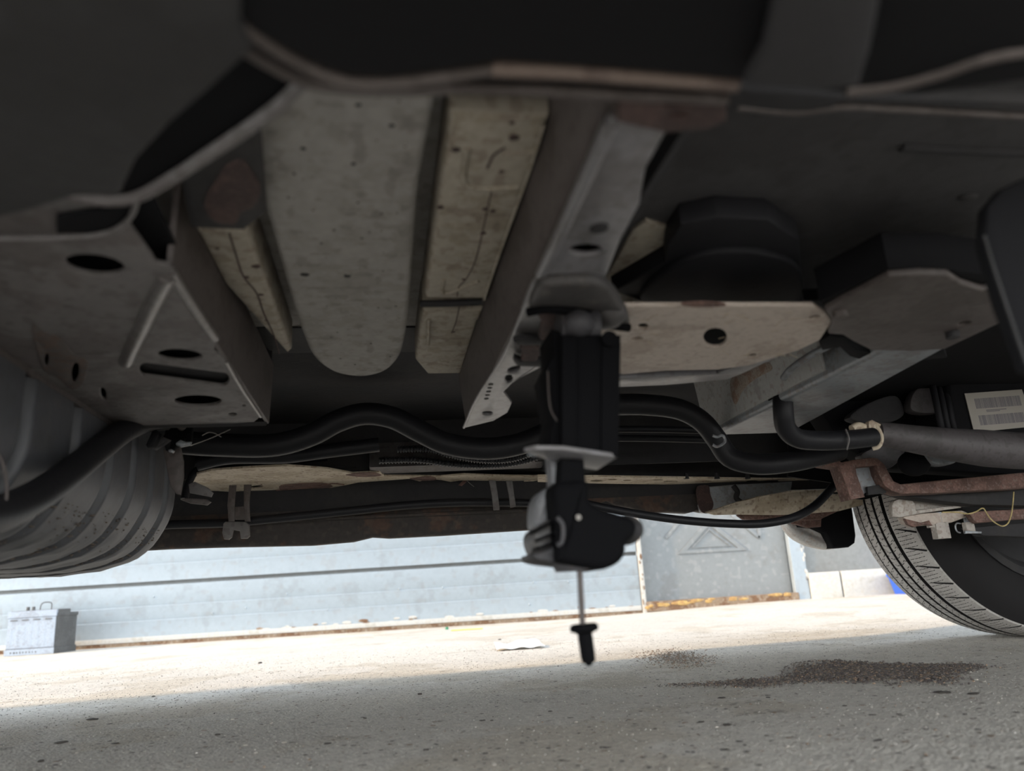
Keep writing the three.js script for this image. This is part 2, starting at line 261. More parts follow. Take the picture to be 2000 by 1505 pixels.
{ // entrance door in a shallow recess, its frame, threshold and the rendered wall
  const xl = wallAt(1256, 1150, WZ).x, xr = wallAt(1545, 1100, WZ).x, xw = wallAt(1577, 1130, WZ).x, zd = WZ - 0.03;
  const frame = structure(group('trim_2'), 'painted frame between the garage door and the entrance door');
  const box = (x0, x1, y0, y1, z0, z1, r = 0.004) => new RoundedBoxGeometry(x1 - x0, y1 - y0, z1 - z0, 2, r).translate((x0 + x1) / 2, (y0 + y1) / 2, (z0 + z1) / 2);
  mesh('post', box(xl - 0.012, xl + 0.01, 0, 2.5, zd - 0.1, WZ + 0.012), white, frame);
  mesh('post', box(xr, xw, 0.02, 2.5, zd - 0.1, WZ + 0.012), paint, frame);
  for (let i = 0; i < 16; i++) { const y = rr(0.05, 0.4), s = rr(0.004, 0.012); mesh('paint_flake', ball(V(xl - 0.002 + rr(-0.01, 0.008), y, WZ + 0.012), s * 0.6, s * 1.5, 0.003), rnd() < 0.5 ? white : rustEdge, frame); }
  for (let i = 0; i < 14; i++) { const y = rr(0.1, 0.36), s = rr(0.004, 0.01); mesh('paint_flake', ball(V(xw - 0.006 + rr(-0.006, 0.006), y, WZ + 0.012), s * 0.6, s * 1.6, 0.003), rnd() < 0.6 ? white : wallPaint, frame); }
  const door = structure(group('door_2'), 'grey entrance door with raised triangle panels and a rusty threshold');
  mesh('door_leaf', box(xl + 0.01, xr - 0.004, 0.04, 2.1, zd - 0.04, zd), doorPaint, door);
  const tri = (pts, w) => { const P = pts.map(([x, y]) => { const q = wallAt(x, y, zd); return V(q.x, q.y, zd + 0.001); }), gs = []; for (let i = 0; i + 1 < P.length; i++) { const a = P[i], b = P[i + 1], d = b.clone().sub(a).normalize(), n = V(-d.y, d.x, 0).multiplyScalar(w / 2), e = d.clone().multiplyScalar(w * 0.12); gs.push(slab([a.clone().add(n).sub(e), b.clone().add(n).add(e), b.clone().sub(n).add(e), a.clone().sub(n).sub(e)], V(0, 0, 1), 0.0045, { bev: 0.002 })); } return gs; };
  const ring = (pts, k) => { const P = pts.map(([x, y]) => { const q = wallAt(x, y, zd); return V(q.x, q.y, zd); }), m = P.reduce((a, q) => a.add(q), V(0, 0, 0)).multiplyScalar(1 / 3); return slab(P, V(0, 0, 1), 0.006, { bev: 0.0025, seg: 3, holes: [P.map((q) => m.clone().lerp(q, k))] }); };
  mesh('panel_moulding', ring([[1322, 1082], [1384, 1014], [1460, 1074]], 0.72), doorPaint, door);
  mesh('panel_moulding', ring([[1350, 1070], [1384, 1032], [1429, 1066]], 0.86), doorPaint, door);
  mesh('panel_moulding', tri([[1300, 1050], [1345, 998], [1355, 985]], 0.018), doorPaint, door);
  mesh('panel_moulding', tri([[1415, 985], [1430, 1005], [1483, 1050], [1481, 1020]], 0.018), doorPaint, door);
  const thr = mesh('threshold', box(xl + 0.008, xr + 0.012, 0.012, 0.062, zd - 0.02, WZ + 0.02), rustEdge, door, 'rusted threshold with flakes of yellow paint');
  const yel = std(worn([0.5, 0.34, 0.12], [0.4, 0.24, 0.09], [0.22, 0.12, 0.07], { tile: 0.1, s: 53, specks: 0.7 }));
  for (const [x, y, w] of [[1270, 1184, 10], [1297, 1180, 12], [1325, 1178, 16], [1352, 1174, 18], [1385, 1172, 9], [1430, 1170, 11], [1455, 1168, 13], [1520, 1161, 16], [1537, 1160, 10]]) { const p = wallAt(x, y, WZ + 0.02), s = w / 365; mesh('yellow_paint', [0, 1, 2].map((k) => ball(V(p.x + rr(-0.6, 0.6) * s, Math.min(0.058, Math.max(0.02, p.y + rr(-0.006, 0.006))), WZ + 0.02), s * rr(0.4, 0.8), 0.009 * rr(0.5, 1), 0.003)), yel, thr); }
  structure(mesh('wall_back', [box(xw, 6, 0.02, 2.6, WZ - 0.2, WZ), box(-6, xw, 2.25, 2.9, WZ - 0.2, WZ - 0.03)], wallPaint), 'grey rendered wall to the right of the entrance door');
  const base = structure(group('baseboard_back'), 'white painted plinth blocks at the foot of the grey wall');
  let x = xw + 0.002; for (const w of [0.165, 0.39, 0.39, 0.39, 0.39]) { mesh('plinth_block', box(x, x + w - 0.006, 0.01, 0.155, WZ, WZ + 0.025, 0.006), white, base); x += w; }
}

// ================================================================== THE CAR
const car = tag(group('car'), 'old car seen from below, dirty floor pan, black ribbed tank, hanging winch', 'car');
car.rotation.y = PSI;
const FL = 0.42;                                        // height of the floor pan
{ // shell that carries everything: floor above the pans, outer sides, ends
  const b = group('body_shell', car, 'dark body above the underside');
  mesh('upper_floor', block(-2.3, 2.5, 0.5, 0.53, -0.06, 1.6, 0.01), M.coat, b);
  mesh('near_side', secW([[-0.07, 0.42], [-0.03, 0.4], [-0.02, 0.5], [-0.02, 1.0], [0.15, 1.4], [0.12, 1.42], [-0.06, 1.02], [-0.09, 0.6]], -2.3, 2.5, { bev: 0.004 }), M.coat, b);
  mesh('far_side', secW([[1.615, 0.3], [1.59, 0.33], [1.57, 0.5], [1.48, 1.0], [1.28, 1.4], [1.31, 1.42], [1.51, 1.02], [1.6, 0.6]], -2.3, 0.86, { bev: 0.004 }), M.coat, b);
  mesh('roof', block(-1.6, 1.9, 1.38, 1.42, 0.1, 1.3, 0.015), M.coat, b);
  for (const u of [-2.3, 2.44]) mesh('end_panel', block(u, u + 0.06, 0.2, 1.0, -0.06, 1.6, 0.02), M.coat, b);
}
{ // floor pan: stamped panels with channels between them
  const f = group('floor_pan', car, 'dirty beige stamped floor pan with channels and seams');
  mesh('pan_back', plateUW([[-0.3, 0.15], [1.3, 0.15], [1.3, 0.9], [-0.3, 0.9]], FL + 0.042, 0.01), M.primer, f);
  mesh('centre_panel', plateUW(smooth2([[-0.077, 0.27], [-0.077, 0.5], [-0.077, 0.8], [-0.07, 0.885], [-0.05, 0.935], [-0.022, 0.95], [0.003, 0.935], [0.02, 0.89], [0.028, 0.8], [0.028, 0.5], [0.028, 0.27], [0, 0.25], [-0.05, 0.25]], 90), FL, 0.04, { bev: 0.006, seg: 4 }), M.primer, f);
  mesh('left_panel', plateUW([[-0.131, 0.55], [-0.094, 0.55], [-0.094, 0.84], [-0.1, 0.85], [-0.13, 0.655]], FL, 0.04, { bev: 0.005, seg: 3 }), M.panLight, f);
  mesh('right_panel', plateUW([[0.043, 0.395], [0.102, 0.395], [0.102, 0.686], [0.043, 0.686]], FL, 0.04, { bev: 0.005, seg: 3 }), M.panLight, f);
  mesh('right_panel', plateUW([[0.043, 0.718], [0.102, 0.718], [0.102, 0.748], [0.043, 0.748]], FL, 0.04, { bev: 0.005, seg: 3 }), M.panLight, f);
  mesh('right_panel', plateUW([[0.043, 0.744], [0.102, 0.744], [0.104, 0.96], [0.06, 0.96], [0.043, 0.9]], FL + 0.005, 0.04, { bev: 0.005, seg: 3 }), M.panLight, f);
  mesh('right_panel', plateUW([[0.03, 0.28], [0.108, 0.28], [0.108, 0.365], [0.03, 0.365]], FL + 0.006, 0.04, { bev: 0.004 }), M.brown, f);
  // raised ribs, seams and spot welds
  const pF = { H: FL }, rib = (name, pts, r, mat, n = 0) => mesh(name, tube(pts, r, pF, n || pts.length * 6, 8), mat, f);
  rib('pressed_ridge', [[912, 288], [906, 340], [910, 360], [940, 367], [1012, 364]], 0.0024, M.panLight);
  rib('pressed_ridge', [[985, 300], [1044, 296]], 0.0016, M.panLight);
  rib('pressed_ridge', [[866, 545], [868, 572], [935, 548]], 0.002, M.panLight);
  rib('pressed_ridge', [[838, 622], [836, 672]], 0.002, M.panLight);
  rib('groove_shade_strip', [[820, 593], [870, 592], [942, 589]], 0.0036, M.coat);  // black strip painting the shade of the cross groove
  rib('seam', [[985, 288], [965, 302], [952, 328]], 0.0009, M.rustDark);
  rib('seam', [[960, 372], [945, 440], [928, 510], [910, 545], [896, 560], [893, 578]], 0.0006, M.rustDark, 30);
  rib('seam', [[897, 600], [890, 630], [882, 650]], 0.0006, M.rustDark);
  rib('seam', [[448, 455], [462, 500], [476, 540], [500, 570], [515, 610], [535, 655], [545, 690]], 0.0008, M.rustDark, 30);
  rib('seam', [[1062, 245], [1030, 345], [990, 455], [945, 585]], 0.0013, M.panLight, 20);
  const spot = (x, y, r, mat = M.rust) => { const p = hit(x, y, pF); const g = new THREE.IcosahedronGeometry(1, 2), a = g.attributes.position; for (let i = 0; i < a.count; i++) { const k = 1 + 0.35 * (hash(Math.round(a.getX(i) * 9), Math.round(a.getZ(i) * 9), Math.round(x)) - 0.5); a.setXYZ(i, a.getX(i) * k * r, a.getY(i) * r * 0.3, a.getZ(i) * k * r); } g.translate(p.x, p.y, p.z); g.computeVertexNormals(); mesh('dirt_spot', g, mat, f); };
  for (const [x, y, r] of [[948, 408, 4], [962, 412, 4], [944, 455, 4], [1004, 268, 6], [1000, 240, 3], [980, 335, 3.2], [890, 292, 5], [905, 545, 3], [886, 648, 3], [424, 485, 3], [482, 541, 4], [500, 520, 6], [510, 575, 4], [520, 625, 3], [860, 405, 4]]) spot(x, y, r * 0.0006, M.rustDark);
  for (const [x, y, r] of [[595, 536, 6], [678, 539, 5], [592, 290, 3], [690, 320, 3], [765, 245, 3], [700, 205, 3], [665, 700, 2], [762, 696, 2]]) spot(x, y, r * 0.0006, M.coat);
  for (let i = 0; i < 70; i++) { const u = rr(-0.07, 0.022), w = rr(0.3, 0.9), r = rr(0.0005, 0.0014); mesh('dirt_spot', ball(V(u, FL, -w), r, r * 0.5, r), rnd() < 0.6 ? M.brown : M.primer, f); }
  // steps beyond the pan, up into the tunnel
  mesh('rear_floor', plateUW([[-0.7, 0.96], [0.1, 0.96], [0.5, 0.96], [1.3, 0.96], [1.3, 1.62], [-0.7, 1.62]], FL + 0.05, 0.01), M.coat, f);
  mesh('rear_step', secW([[0.88, FL + 0.04], [0.93, FL + 0.042], [1.0, FL + 0.048], [1.0, FL + 0.06], [0.88, FL + 0.06]], -0.14, 0.106, { bev: 0.003 }), M.floorDark, f);
  mesh('right_floor', plateUW([[0.155, 0.2], [1.4, 0.2], [1.4, 0.62], [0.9, 0.72], [0.56, 0.72], [0.155, 0.72]], FL, 0.012, { bev: 0.004 }), M.floorMid, f);
  mesh('light_patch_panel', plate([[1175, 560], [1236, 450], [1262, 432], [1310, 445], [1400, 480], [1400, 600], [1230, 600]], { H: FL - 0.003 }, 0.004), M.panLight, f);
  mesh('floor_bead', tube([[1760, 285], [1880, 292], [2000, 296], [2100, 300]], 0.004, { H: FL }, 20, 10), M.coat, f);
  mesh('drain_plug', ball(hit(1890, 383, pF), 0.008, 0.003, 0.006), M.coat, f);
}
// ---- left rail with triangular pressing
{
  const pl = { H: 0.365 }, r = group('left_rail', car, 'grey frame plate with pressed triangle and oval holes on the left');
  const edge = [[-260, 300], [240, 300], [252, 440], [296, 500], [306, 516], [330, 520], [347, 545], [395, 622], [425, 660], [418, 684], [440, 702], [466, 747], [511, 812], [497, 824], [330, 836], [240, 842], [120, 760], [0, 681], [-260, 508]];
  mesh('bottom_plate', plate(edge, pl, 0.004, { bev: 0.0015, seg: 3, holes: [oval(351, 694, 43, 12, 0.05), oval(386, 783, 46, 11), oval(147, 727, 7, 19, 0.12), oval(91, 702, 4, 12, 0.1), oval(202, 769, 5, 12, -0.2), oval(454, 809, 8, 3), oval(476, 792, 3, 2), capsule(285, 722, 434, 741, 13), oval(185, 518, 58, 20, 0.12)] }), M.plateGrey, r);
  mesh('side_wall', secU([[-0.137, 0.366], [-0.133, 0.366], [-0.129, FL + 0.02], [-0.134, FL + 0.02]], 0.5, 0.96, { bev: 0.001 }), M.brown, r);  // same metal as the plate; shade put into this darker colour
  mesh('inner_plate', plate([[-260, 300], [260, 300], [500, 820], [240, 850], [-260, 520]], { H: 0.385 }, 0.004), M.shadeBlack, r);
  // pressed bead: a raised, rounded rib that runs down from the apex, and a rolled right edge
  mesh('pressed_bead', tube([[327, 536], [304, 578], [277, 636], [255, 682], [246, 704]], 0.0064, { H: 0.3668 }, 70, 40), M.plateGloss, r);
  mesh('pressed_bead', tube([[334, 530], [352, 560], [385, 610], [420, 660]], 0.0036, { H: 0.367 }, 20, 10), M.plateGloss, r);
  mesh('rolled_edge', tube([[442, 706], [468, 752], [509, 813]], 0.0018, { H: 0.3655 }, 12, 8), M.plateGloss, r);
  mesh('slot_channel', plate(capsule(265, 722, 446, 743, 22), { H: 0.373 }, 0.004), M.coat, r);
  mesh('end_flange', secW([[0.95, 0.366], [0.975, 0.385], [0.985, FL + 0.05], [0.99, FL + 0.05], [0.98, 0.383], [0.955, 0.362]], -0.3, -0.135, { bev: 0.001 }), M.coat, r);
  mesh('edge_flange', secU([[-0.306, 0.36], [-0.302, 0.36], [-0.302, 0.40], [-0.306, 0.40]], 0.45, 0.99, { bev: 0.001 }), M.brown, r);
  for (const [k, pts] of [[[62, 632], [85, 648], [118, 662], [140, 690], [172, 708], [168, 730], [160, 752], [140, 762], [112, 738], [90, 728], [72, 690]]].entries()) mesh('rust_scab', plate(smooth2(pts, 30), { H: 0.3642 }, 0.0016, { bev: 0.0006, holes: [oval(147, 727, 7, 19, 0.12), oval(91, 702, 4, 12, 0.1)].slice(0, k ? 0 : 2) }), M.scab, r);
}
// ---- cover and rim near the camera, upper left
{
  const c = group('splash_cover', car, 'large dark splash cover with a curved rim, upper left');
  mesh('cover_skin', plate([[-400, -500], [470, -500], [470, 60], [492, 108], [400, 190], [330, 250], [265, 320], [235, 385], [150, 388], [80, 410], [0, 430], [-400, 470]], { H: 0.34 }, 0.012, { bev: 0.004, seg: 4 }), M.floorDark, c);
  mesh('recess', plate([[470, 90], [600, 150], [560, 195], [430, 295], [330, 360], [250, 392], [150, 400], [160, 340], [300, 200]], { H: 0.365 }, 0.006), M.shadeBlack, c);  // black sheet painting the shade between cover and rim
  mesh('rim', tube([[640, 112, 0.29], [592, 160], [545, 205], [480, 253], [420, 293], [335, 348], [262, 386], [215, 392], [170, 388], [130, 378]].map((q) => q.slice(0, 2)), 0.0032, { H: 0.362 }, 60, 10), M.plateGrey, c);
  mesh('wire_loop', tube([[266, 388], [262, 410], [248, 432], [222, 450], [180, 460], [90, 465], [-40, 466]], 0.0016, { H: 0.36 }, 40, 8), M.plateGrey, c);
  mesh('loop_shade_sheet', plate([[110, 425], [210, 408], [235, 395], [258, 395], [252, 425], [225, 447], [180, 457], [110, 457]], { H: 0.3615 }, 0.003), M.shadeBlack, c);  // black sheet in front of the plate, painting a shaded hole
  mesh('hanger', plate([[345, 300], [430, 240], [505, 215], [520, 420], [478, 452], [372, 448], [360, 400]], { H: 0.402 }, 0.014, { bev: 0.004 }), M.coat, c);
  mesh('rust_lump', plate(smooth2([[420, 360], [440, 330], [470, 318], [492, 340], [508, 372], [500, 405], [470, 420], [462, 440], [420, 436], [398, 412], [404, 385]], 34), { H: 0.3995 }, 0.006, { bev: 0.003 }), M.rustDark, c);
}
// ---- frame rail right across the top of the picture
{
  const c = group('near_rail', car, 'black frame rail with pinched double flange, close to the lens');
  const line = [[380, -60], [440, 25], [500, 70], [560, 104], [630, 138], [690, 154], [760, 156], [850, 146], [980, 127], [1200, 142], [1450, 163], [1600, 182], [1640, 186]];
  mesh('rail_bottom', plate([...line, [1800, 190], [2300, 120], [2300, -900], [300, -900]], { H: 0.345 }, 0.03, { bev: 0.004, seg: 3 }), M.shadeBlack, c);
  mesh('flange_edge', tube([[400, -40], [470, 45], [560, 108], [630, 143], [690, 160], [760, 161], [850, 151], [975, 133]], 0.0028, { H: 0.3475 }, 60, 10), M.brown, c);
  mesh('flange_edge', tube([[960, 133], [1100, 139], [1250, 150], [1440, 164]], 0.0034, { H: 0.3475 }, 40, 10), M.flange, c);
  mesh('flange_edge', tube([[400, 30], [440, 68], [520, 122], [600, 160], [690, 174], [800, 176], [900, 172], [1050, 176], [1250, 186], [1420, 194]], 0.0026, { H: 0.353 }, 70, 10), M.brown, c);
  mesh('flange_web', plate([[400, 30], [520, 112], [600, 150], [690, 163], [850, 158], [980, 142], [1420, 172], [1420, 200], [1000, 180], [690, 176], [600, 164], [500, 118]], { H: 0.356 }, 0.01), M.coat, c);
  mesh('strap', plate([[1560, -200], [1740, -200], [1722, 0], [1700, 110], [1680, 172], [1600, 180], [1455, 168], [1490, 110]], { H: 0.335 }, 0.008, { bev: 0.003 }), M.coat, c);
  mesh('stay', tube([[1652, 178], [1740, 168], [1830, 145], [1930, 112], [2060, 92]], 0.0026, { H: 0.345 }, 30, 10), M.brown, c);
  mesh('stay_end', plate([[1830, 140], [1950, 60], [2100, 0], [2100, 90], [2000, 106], [1900, 128]], { H: 0.35 }, 0.006), M.plateGrey, c);
  mesh('lower_flange', plate([[1405, 180], [1420, 172], [1640, 190], [2200, 205], [2200, 225], [1640, 205], [1600, 240], [1460, 232], [1420, 214]], { H: 0.385 }, 0.01, { bev: 0.003 }), M.coat, c);
  mesh('flange_edge', tube([[1440, 208], [1560, 218], [1640, 208], [1750, 212], [2000, 226], [2150, 230]], 0.002, { H: 0.386 }, 40, 8), M.brown, c);
}
// ---- cross rail on the right of the pan
{
  const r = group('cross_rail', car, 'grey hat-section cross rail with a shiny left edge');
  const pl = { H: 0.36 };
  mesh('bottom_plate', plate([[1190, 232], [1122, 400], [1052, 540], [1036, 562], [1000, 652], [984, 690], [958, 738], [914, 812], [905, 836], [965, 822], [992, 806], [1000, 788], [984, 766], [1006, 744], [1060, 716], [1090, 690], [1178, 556], [1212, 470], [1250, 400], [1262, 330], [1300, 262], [1420, 232]], pl, 0.005, { bev: 0.002, seg: 3, holes: [oval(1145, 489, 31, 11), oval(952, 807, 10, 4), oval(1004, 722, 13, 6, -0.3), oval(994, 740, 7, 8)] }), M.steel, r);
  mesh('side_wall', secU([[0.101, FL + 0.02], [0.105, FL + 0.02], [0.1145, 0.361], [0.1095, 0.361]], 0.28, 0.98, { bev: 0.0012 }), M.brown, r);  // wall of the rail's steel, coloured darker to paint its shade
  mesh('side_wall', secU([[0.158, FL + 0.01], [0.162, FL + 0.01], [0.154, 0.365], [0.150, 0.365]], 0.32, 0.56, { bev: 0.0012 }), M.coat, r);  // shade painted into this wall's colour as well
  mesh('inner_web', secU([[0.114, 0.385], [0.15, 0.385], [0.15, 0.389], [0.114, 0.389]], 0.3, 0.95, { bev: 0.0005 }), M.shadeBlack, r);
  mesh('edge_bead', tube([[1194, 236], [1122, 396], [1056, 536]], 0.0042, { H: 0.3625 }, 40, 12), M.steel, r);
  mesh('edge_bead', tube([[1040, 566], [986, 690], [930, 780], [906, 834]], 0.002, { H: 0.3612 }, 40, 10), M.steel, r);
  mesh('end_bracket', plate([[1210, 190], [1400, 176], [1418, 210], [1420, 238], [1380, 256], [1300, 262], [1205, 240]], { H: 0.357 }, 0.006, { bev: 0.002, holes: [oval(1322, 203, 26, 7), oval(1326, 227, 20, 5)] }), M.rustDark, r);
  mesh('bracket_back', plate([[1210, 190], [1400, 176], [1420, 238], [1300, 258], [1205, 238]], { H: 0.364 }, 0.003), M.shadeBlack, r);
  mesh('grommet', ball(hit(1170, 445, pl), 0.006, 0.002, 0.007), M.coat, r);
  // stamped number on the plate's lower end
  const nums = mesh('stamped_number', [0, 1, 2, 3, 4].map((k) => { const p = hit(950 + k * 2.2, 778 - k * 7, pl); return new THREE.TorusGeometry(0.0022, 0.0006, 6, 12).rotateX(Math.PI / 2).scale(1, 1, k % 2 ? 0.7 : 1.2).translate(p.x, p.y, p.z); }), M.shadeBlack, r);
}
// ---- crossmember to the right, with its continuation
{
  const c = group('crossmember', car, 'scratched light crossmember with a round hole, running to the right');
  const pl = { H: 0.36 };
  mesh('bottom_plate', plate([[1150, 585], [1215, 598], [1400, 597], [1588, 597], [1612, 610], [1626, 628], [1602, 664], [1560, 684], [1462, 714], [1400, 722], [1300, 724], [1218, 731], [1150, 720]], pl, 0.004, { bev: 0.0015, seg: 3, holes: [oval(1397, 660, 23, 19), oval(1256, 638, 10, 6), oval(1590, 620, 12, 4, -0.2), oval(1469, 695, 9, 3.5, -0.2), oval(1243, 662, 12, 3, -0.1)] }), M.member, c);
  mesh('rust_edge', plate(smooth2([[1330, 594], [1360, 591], [1400, 592], [1418, 597], [1380, 600], [1345, 599]], 20), { H: 0.3595 }, 0.0016, { bev: 0.0004 }), M.rust, c);
  mesh('inner_web', plate([[1215, 605], [1580, 605], [1590, 660], [1460, 705], [1220, 722]], { H: 0.395 }, 0.004), M.shadeBlack, c);
  mesh('lower_flange', plate([[1160, 758], [1300, 752], [1420, 741], [1450, 730], [1530, 692], [1560, 684], [1520, 690], [1400, 738], [1220, 746], [1160, 748]].map(([x, y], i) => i < 5 ? [x, y] : [x, y - 8]), { H: 0.372 }, 0.006, { bev: 0.001 }), M.steel, c);
  for (let i = 0; i < 26; i++) { const x = rr(1240, 1560), y = rr(608, 705), a = rr(-1, 1) * 0.7, l = rr(6, 22); mesh('scratch', tube([[x, y], [x + l * Math.cos(a), y + l * Math.sin(a)]], 0.00035, pl, 3, 5), M.cream, c); }
  const e = group('outer_arm', car, 'brown painted bracket at the right end of the crossmember');
  mesh('arm_plate', plate([[1612, 606], [1640, 590], [1680, 570], [1735, 541], [1800, 536], [1852, 538], [1880, 556], [1920, 568], [1990, 560], [2060, 560], [2060, 590], [1960, 628], [1845, 682], [1780, 686], [1700, 684], [1668, 668], [1645, 654], [1618, 652], [1626, 630]], { H: 0.356 }, 0.006, { bev: 0.002, seg: 3, holes: [oval(1885, 632, 13, 4, -0.2)] }), M.brown, e);
  mesh('bolt', disc(hit(1640, 612, { H: 0.354 }), 0.006, 0.006, 'y', 6), M.brown, e);
  mesh('bolt', disc(hit(1860, 652, { H: 0.354 }), 0.006, 0.008, 'y', 12), M.coat, e);
  mesh('arm_wall', plate([[1600, 590], [1735, 525], [1850, 525], [1990, 545], [1990, 575], [1850, 548], [1740, 552], [1620, 610]], { H: 0.362 }, 0.03), M.shadeBlack, e);
  mesh('arm_underwall', plate([[1600, 668], [1622, 655], [1650, 660], [1672, 682], [1700, 689], [1845, 686], [1850, 698], [1800, 704], [1695, 707], [1660, 696], [1640, 678], [1606, 684]], { H: 0.366 }, 0.02), M.shadeBlack, e);
}
// ---- rail that runs away to the far side on the right
{
  const r = group('side_rail', car, 'sheet-metal rail with a sheen running to the far side');
  mesh('bottom_plate', plateUW([[0.5, 0.68], [0.566, 0.66], [0.592, 0.85], [0.626, 1.1], [0.5, 1.1]], 0.362, 0.04, { bev: 0.006, seg: 4 }), M.galv, r);
  mesh('left_wall', secU([[0.485, 0.47], [0.49, 0.47], [0.502, 0.372], [0.497, 0.372]], 0.78, 1.12, { bev: 0.001 }), M.galvLit, r);
  mesh('rolled_lip', tube([[1530, 738, 0.82], [1545, 720, 0.8], [1580, 695, 0.77], [1640, 664, 0.72]], 0.004, null, 30, 10), M.galv, r);
  mesh('rust_patch', plate(smooth2([[1428, 738], [1470, 718], [1500, 707], [1508, 720], [1478, 738], [1452, 760], [1436, 790], [1428, 770]], 40), { p: V(0.4895, 0.43, -0.9), n: V(0.99, 0.12, 0).normalize() }, 0.002, { bev: 0.0006 }), M.rustPale, r);
  mesh('shadow_box', block(0.63, 1.3, 0.435, 0.47, 0.64, 1.35, 0.01), M.shadeBlack, r);  // black box added to keep the space over the rail dark
}
// ---- black tub above the crossmember, hanging strap at the right edge
{
  const t = group('floor_tub', car, 'black moulded tub above the crossmember');
  mesh('tub_side', plate([[1196, 570], [1240, 545], [1299, 512], [1303, 480], [1330, 440], [1400, 425], [1500, 430], [1562, 470], [1568, 590], [1260, 592]], { H: 0.402 }, 0.02, { bev: 0.003 }), M.black, t);
  mesh('tub_bottom', plate(smooth2([[1250, 588], [1310, 525], [1400, 496], [1500, 500], [1562, 530], [1562, 588]], 40), { H: 0.396 }, 0.008, { bev: 0.003 }), M.black, t);
  mesh('drip_edge', plate([[1570, 585], [1620, 590], [1740, 535], [1740, 525], [1620, 580]], { H: 0.385 }, 0.01), M.shadeBlack, t);
  const s = group('hanging_strap', car, 'blurred dark strap hanging at the right edge');
  mesh('strap_face', plate([[1930, 400], [1960, 365], [2100, 300], [2200, 300], [2200, 800], [2010, 720], [1960, 590], [1925, 470]], { W: 0.34 }, 0.01, { bev: 0.003 }), M.shadeBlack, s);
  mesh('strap_edge', tube([[1922, 460], [1940, 520], [1970, 610], [2005, 712]], 0.0008, { W: 0.338 }, 20, 8), M.floorDark, s);
}
// ---- the ribbed tank on the left
{
  const prof = new THREE.CatmullRomCurve3([[-0.306, 0.43], [-0.303, 0.38], [-0.3025, 0.34], [-0.304, 0.3], [-0.314, 0.27], [-0.342, 0.236], [-0.402, 0.216], [-0.536, 0.212], [-0.9, 0.213], [-1.35, 0.22]].map(([a, b]) => V(a, b, 0)), false, 'centripetal');
  const NP = 96, P = prof.getSpacedPoints(NP), T = P.map((_, i) => prof.getTangentAt(i / NP)), gr = [0.62, 0.72, 0.83, 0.935, 1.02, 1.1, 1.175], w0 = 0.3, w1 = 1.255, NW = 380, pos = [], idx = [];
  for (let j = 0; j <= NW; j++) {
    const w = w0 + (w1 - w0) * j / NW; let dep = 0; gr.forEach((g) => { dep += 0.02 * Math.exp(-Math.pow((w - g) / 0.0085, 4)); });
    const e = Math.max(0, (w - 1.215) / 0.04); dep += 0.03 * (1 - Math.sqrt(Math.max(0, 1 - e * e)));
    for (let i = 0; i <= NP; i++) {
      const q = P[i], t = T[i], nx = t.y, ny = -t.x, k = dep * (i < 12 ? i / 12 : 1), mud = (0.004 * fbm(i / NP, w / 2, 64, 3, 71)) * sstep(0.27, 0.225, q.y) * sstep(-0.9, -0.35, q.x);
      // (nx, ny) points into the tank
      pos.push(q.x + nx * (k - mud), q.y + ny * (k - mud), -w);
    }
  }
  const tx = pos.slice();
  for (let j = 0; j < NW; j++) for (let i = 0; i < NP; i++) { const a = j * (NP + 1) + i, b = a + 1, c = a + NP + 1, d = c + 1; idx.push(a, b, c, b, d, c); }
  const g = new THREE.BufferGeometry(); g.setAttribute('position', new THREE.Float32BufferAttribute(pos, 3)); g.setIndex(idx); g.computeVertexNormals();
  const t = group('fuel_tank', car, 'black ribbed plastic tank with mud along its lower edge');
  mesh('tank_shell', g, M.tank, t);
  const end = secU(P.filter((_, i) => i % 4 === 0).map((q) => [q.x - 0.02, q.y + 0.012]).concat([[-1.35, 0.43]]), 1.2, 1.25, { bev: 0.006 });
  mesh('tank_end', end, M.tank, t);
  // mud clods along the lower edge
  const clods = [];
  for (let i = 0; i < 1500; i++) { const k = rr(13, 36) / NP, q = prof.getPointAt(k), t2 = prof.getTangentAt(k), w = 1.2 - 0.4 * Math.pow(rnd(), 1.4), s = 0.0007 + 0.0022 * rnd() * rnd(); const c = new THREE.IcosahedronGeometry(s, 0); c.scale(rr(0.8, 1.8), 0.5, rr(0.8, 1.6)); c.rotateY(rr(0, 6)); c.translate(q.x - t2.y * 0.0002, q.y + t2.x * 0.0002, -w); c.computeVertexNormals(); clods.push(c); }
  const mud = mesh('dried_mud', clods, std(worn([0.085, 0.07, 0.06], [0.13, 0.105, 0.085], [0.05, 0.04, 0.035], { tile: 0.1, s: 73 }), { roughness: 0.95 }), t); mud.userData.kind = 'stuff';
  // filler hose across the tank and the strap loop at the picture's edge
  mesh('vent_hose', tube([[-160, 1010, 0.5], [-40, 1010, 0.58], [40, 985, 0.66], [120, 935, 0.76], [190, 880, 0.86], [240, 843, 0.93], [290, 820, 0.99], [330, 812, 1.02]], 0.0135, null, 60, 16), M.rubber, car, 'black hose in front of the ribbed tank');
  mesh('strap_loop', tube([[-20, 860, 0.6], [4, 900, 0.6], [13, 950, 0.6], [10, 985, 0.6], [-10, 1025, 0.6]], 0.0011, null, 30, 8), M.brown, t);
}
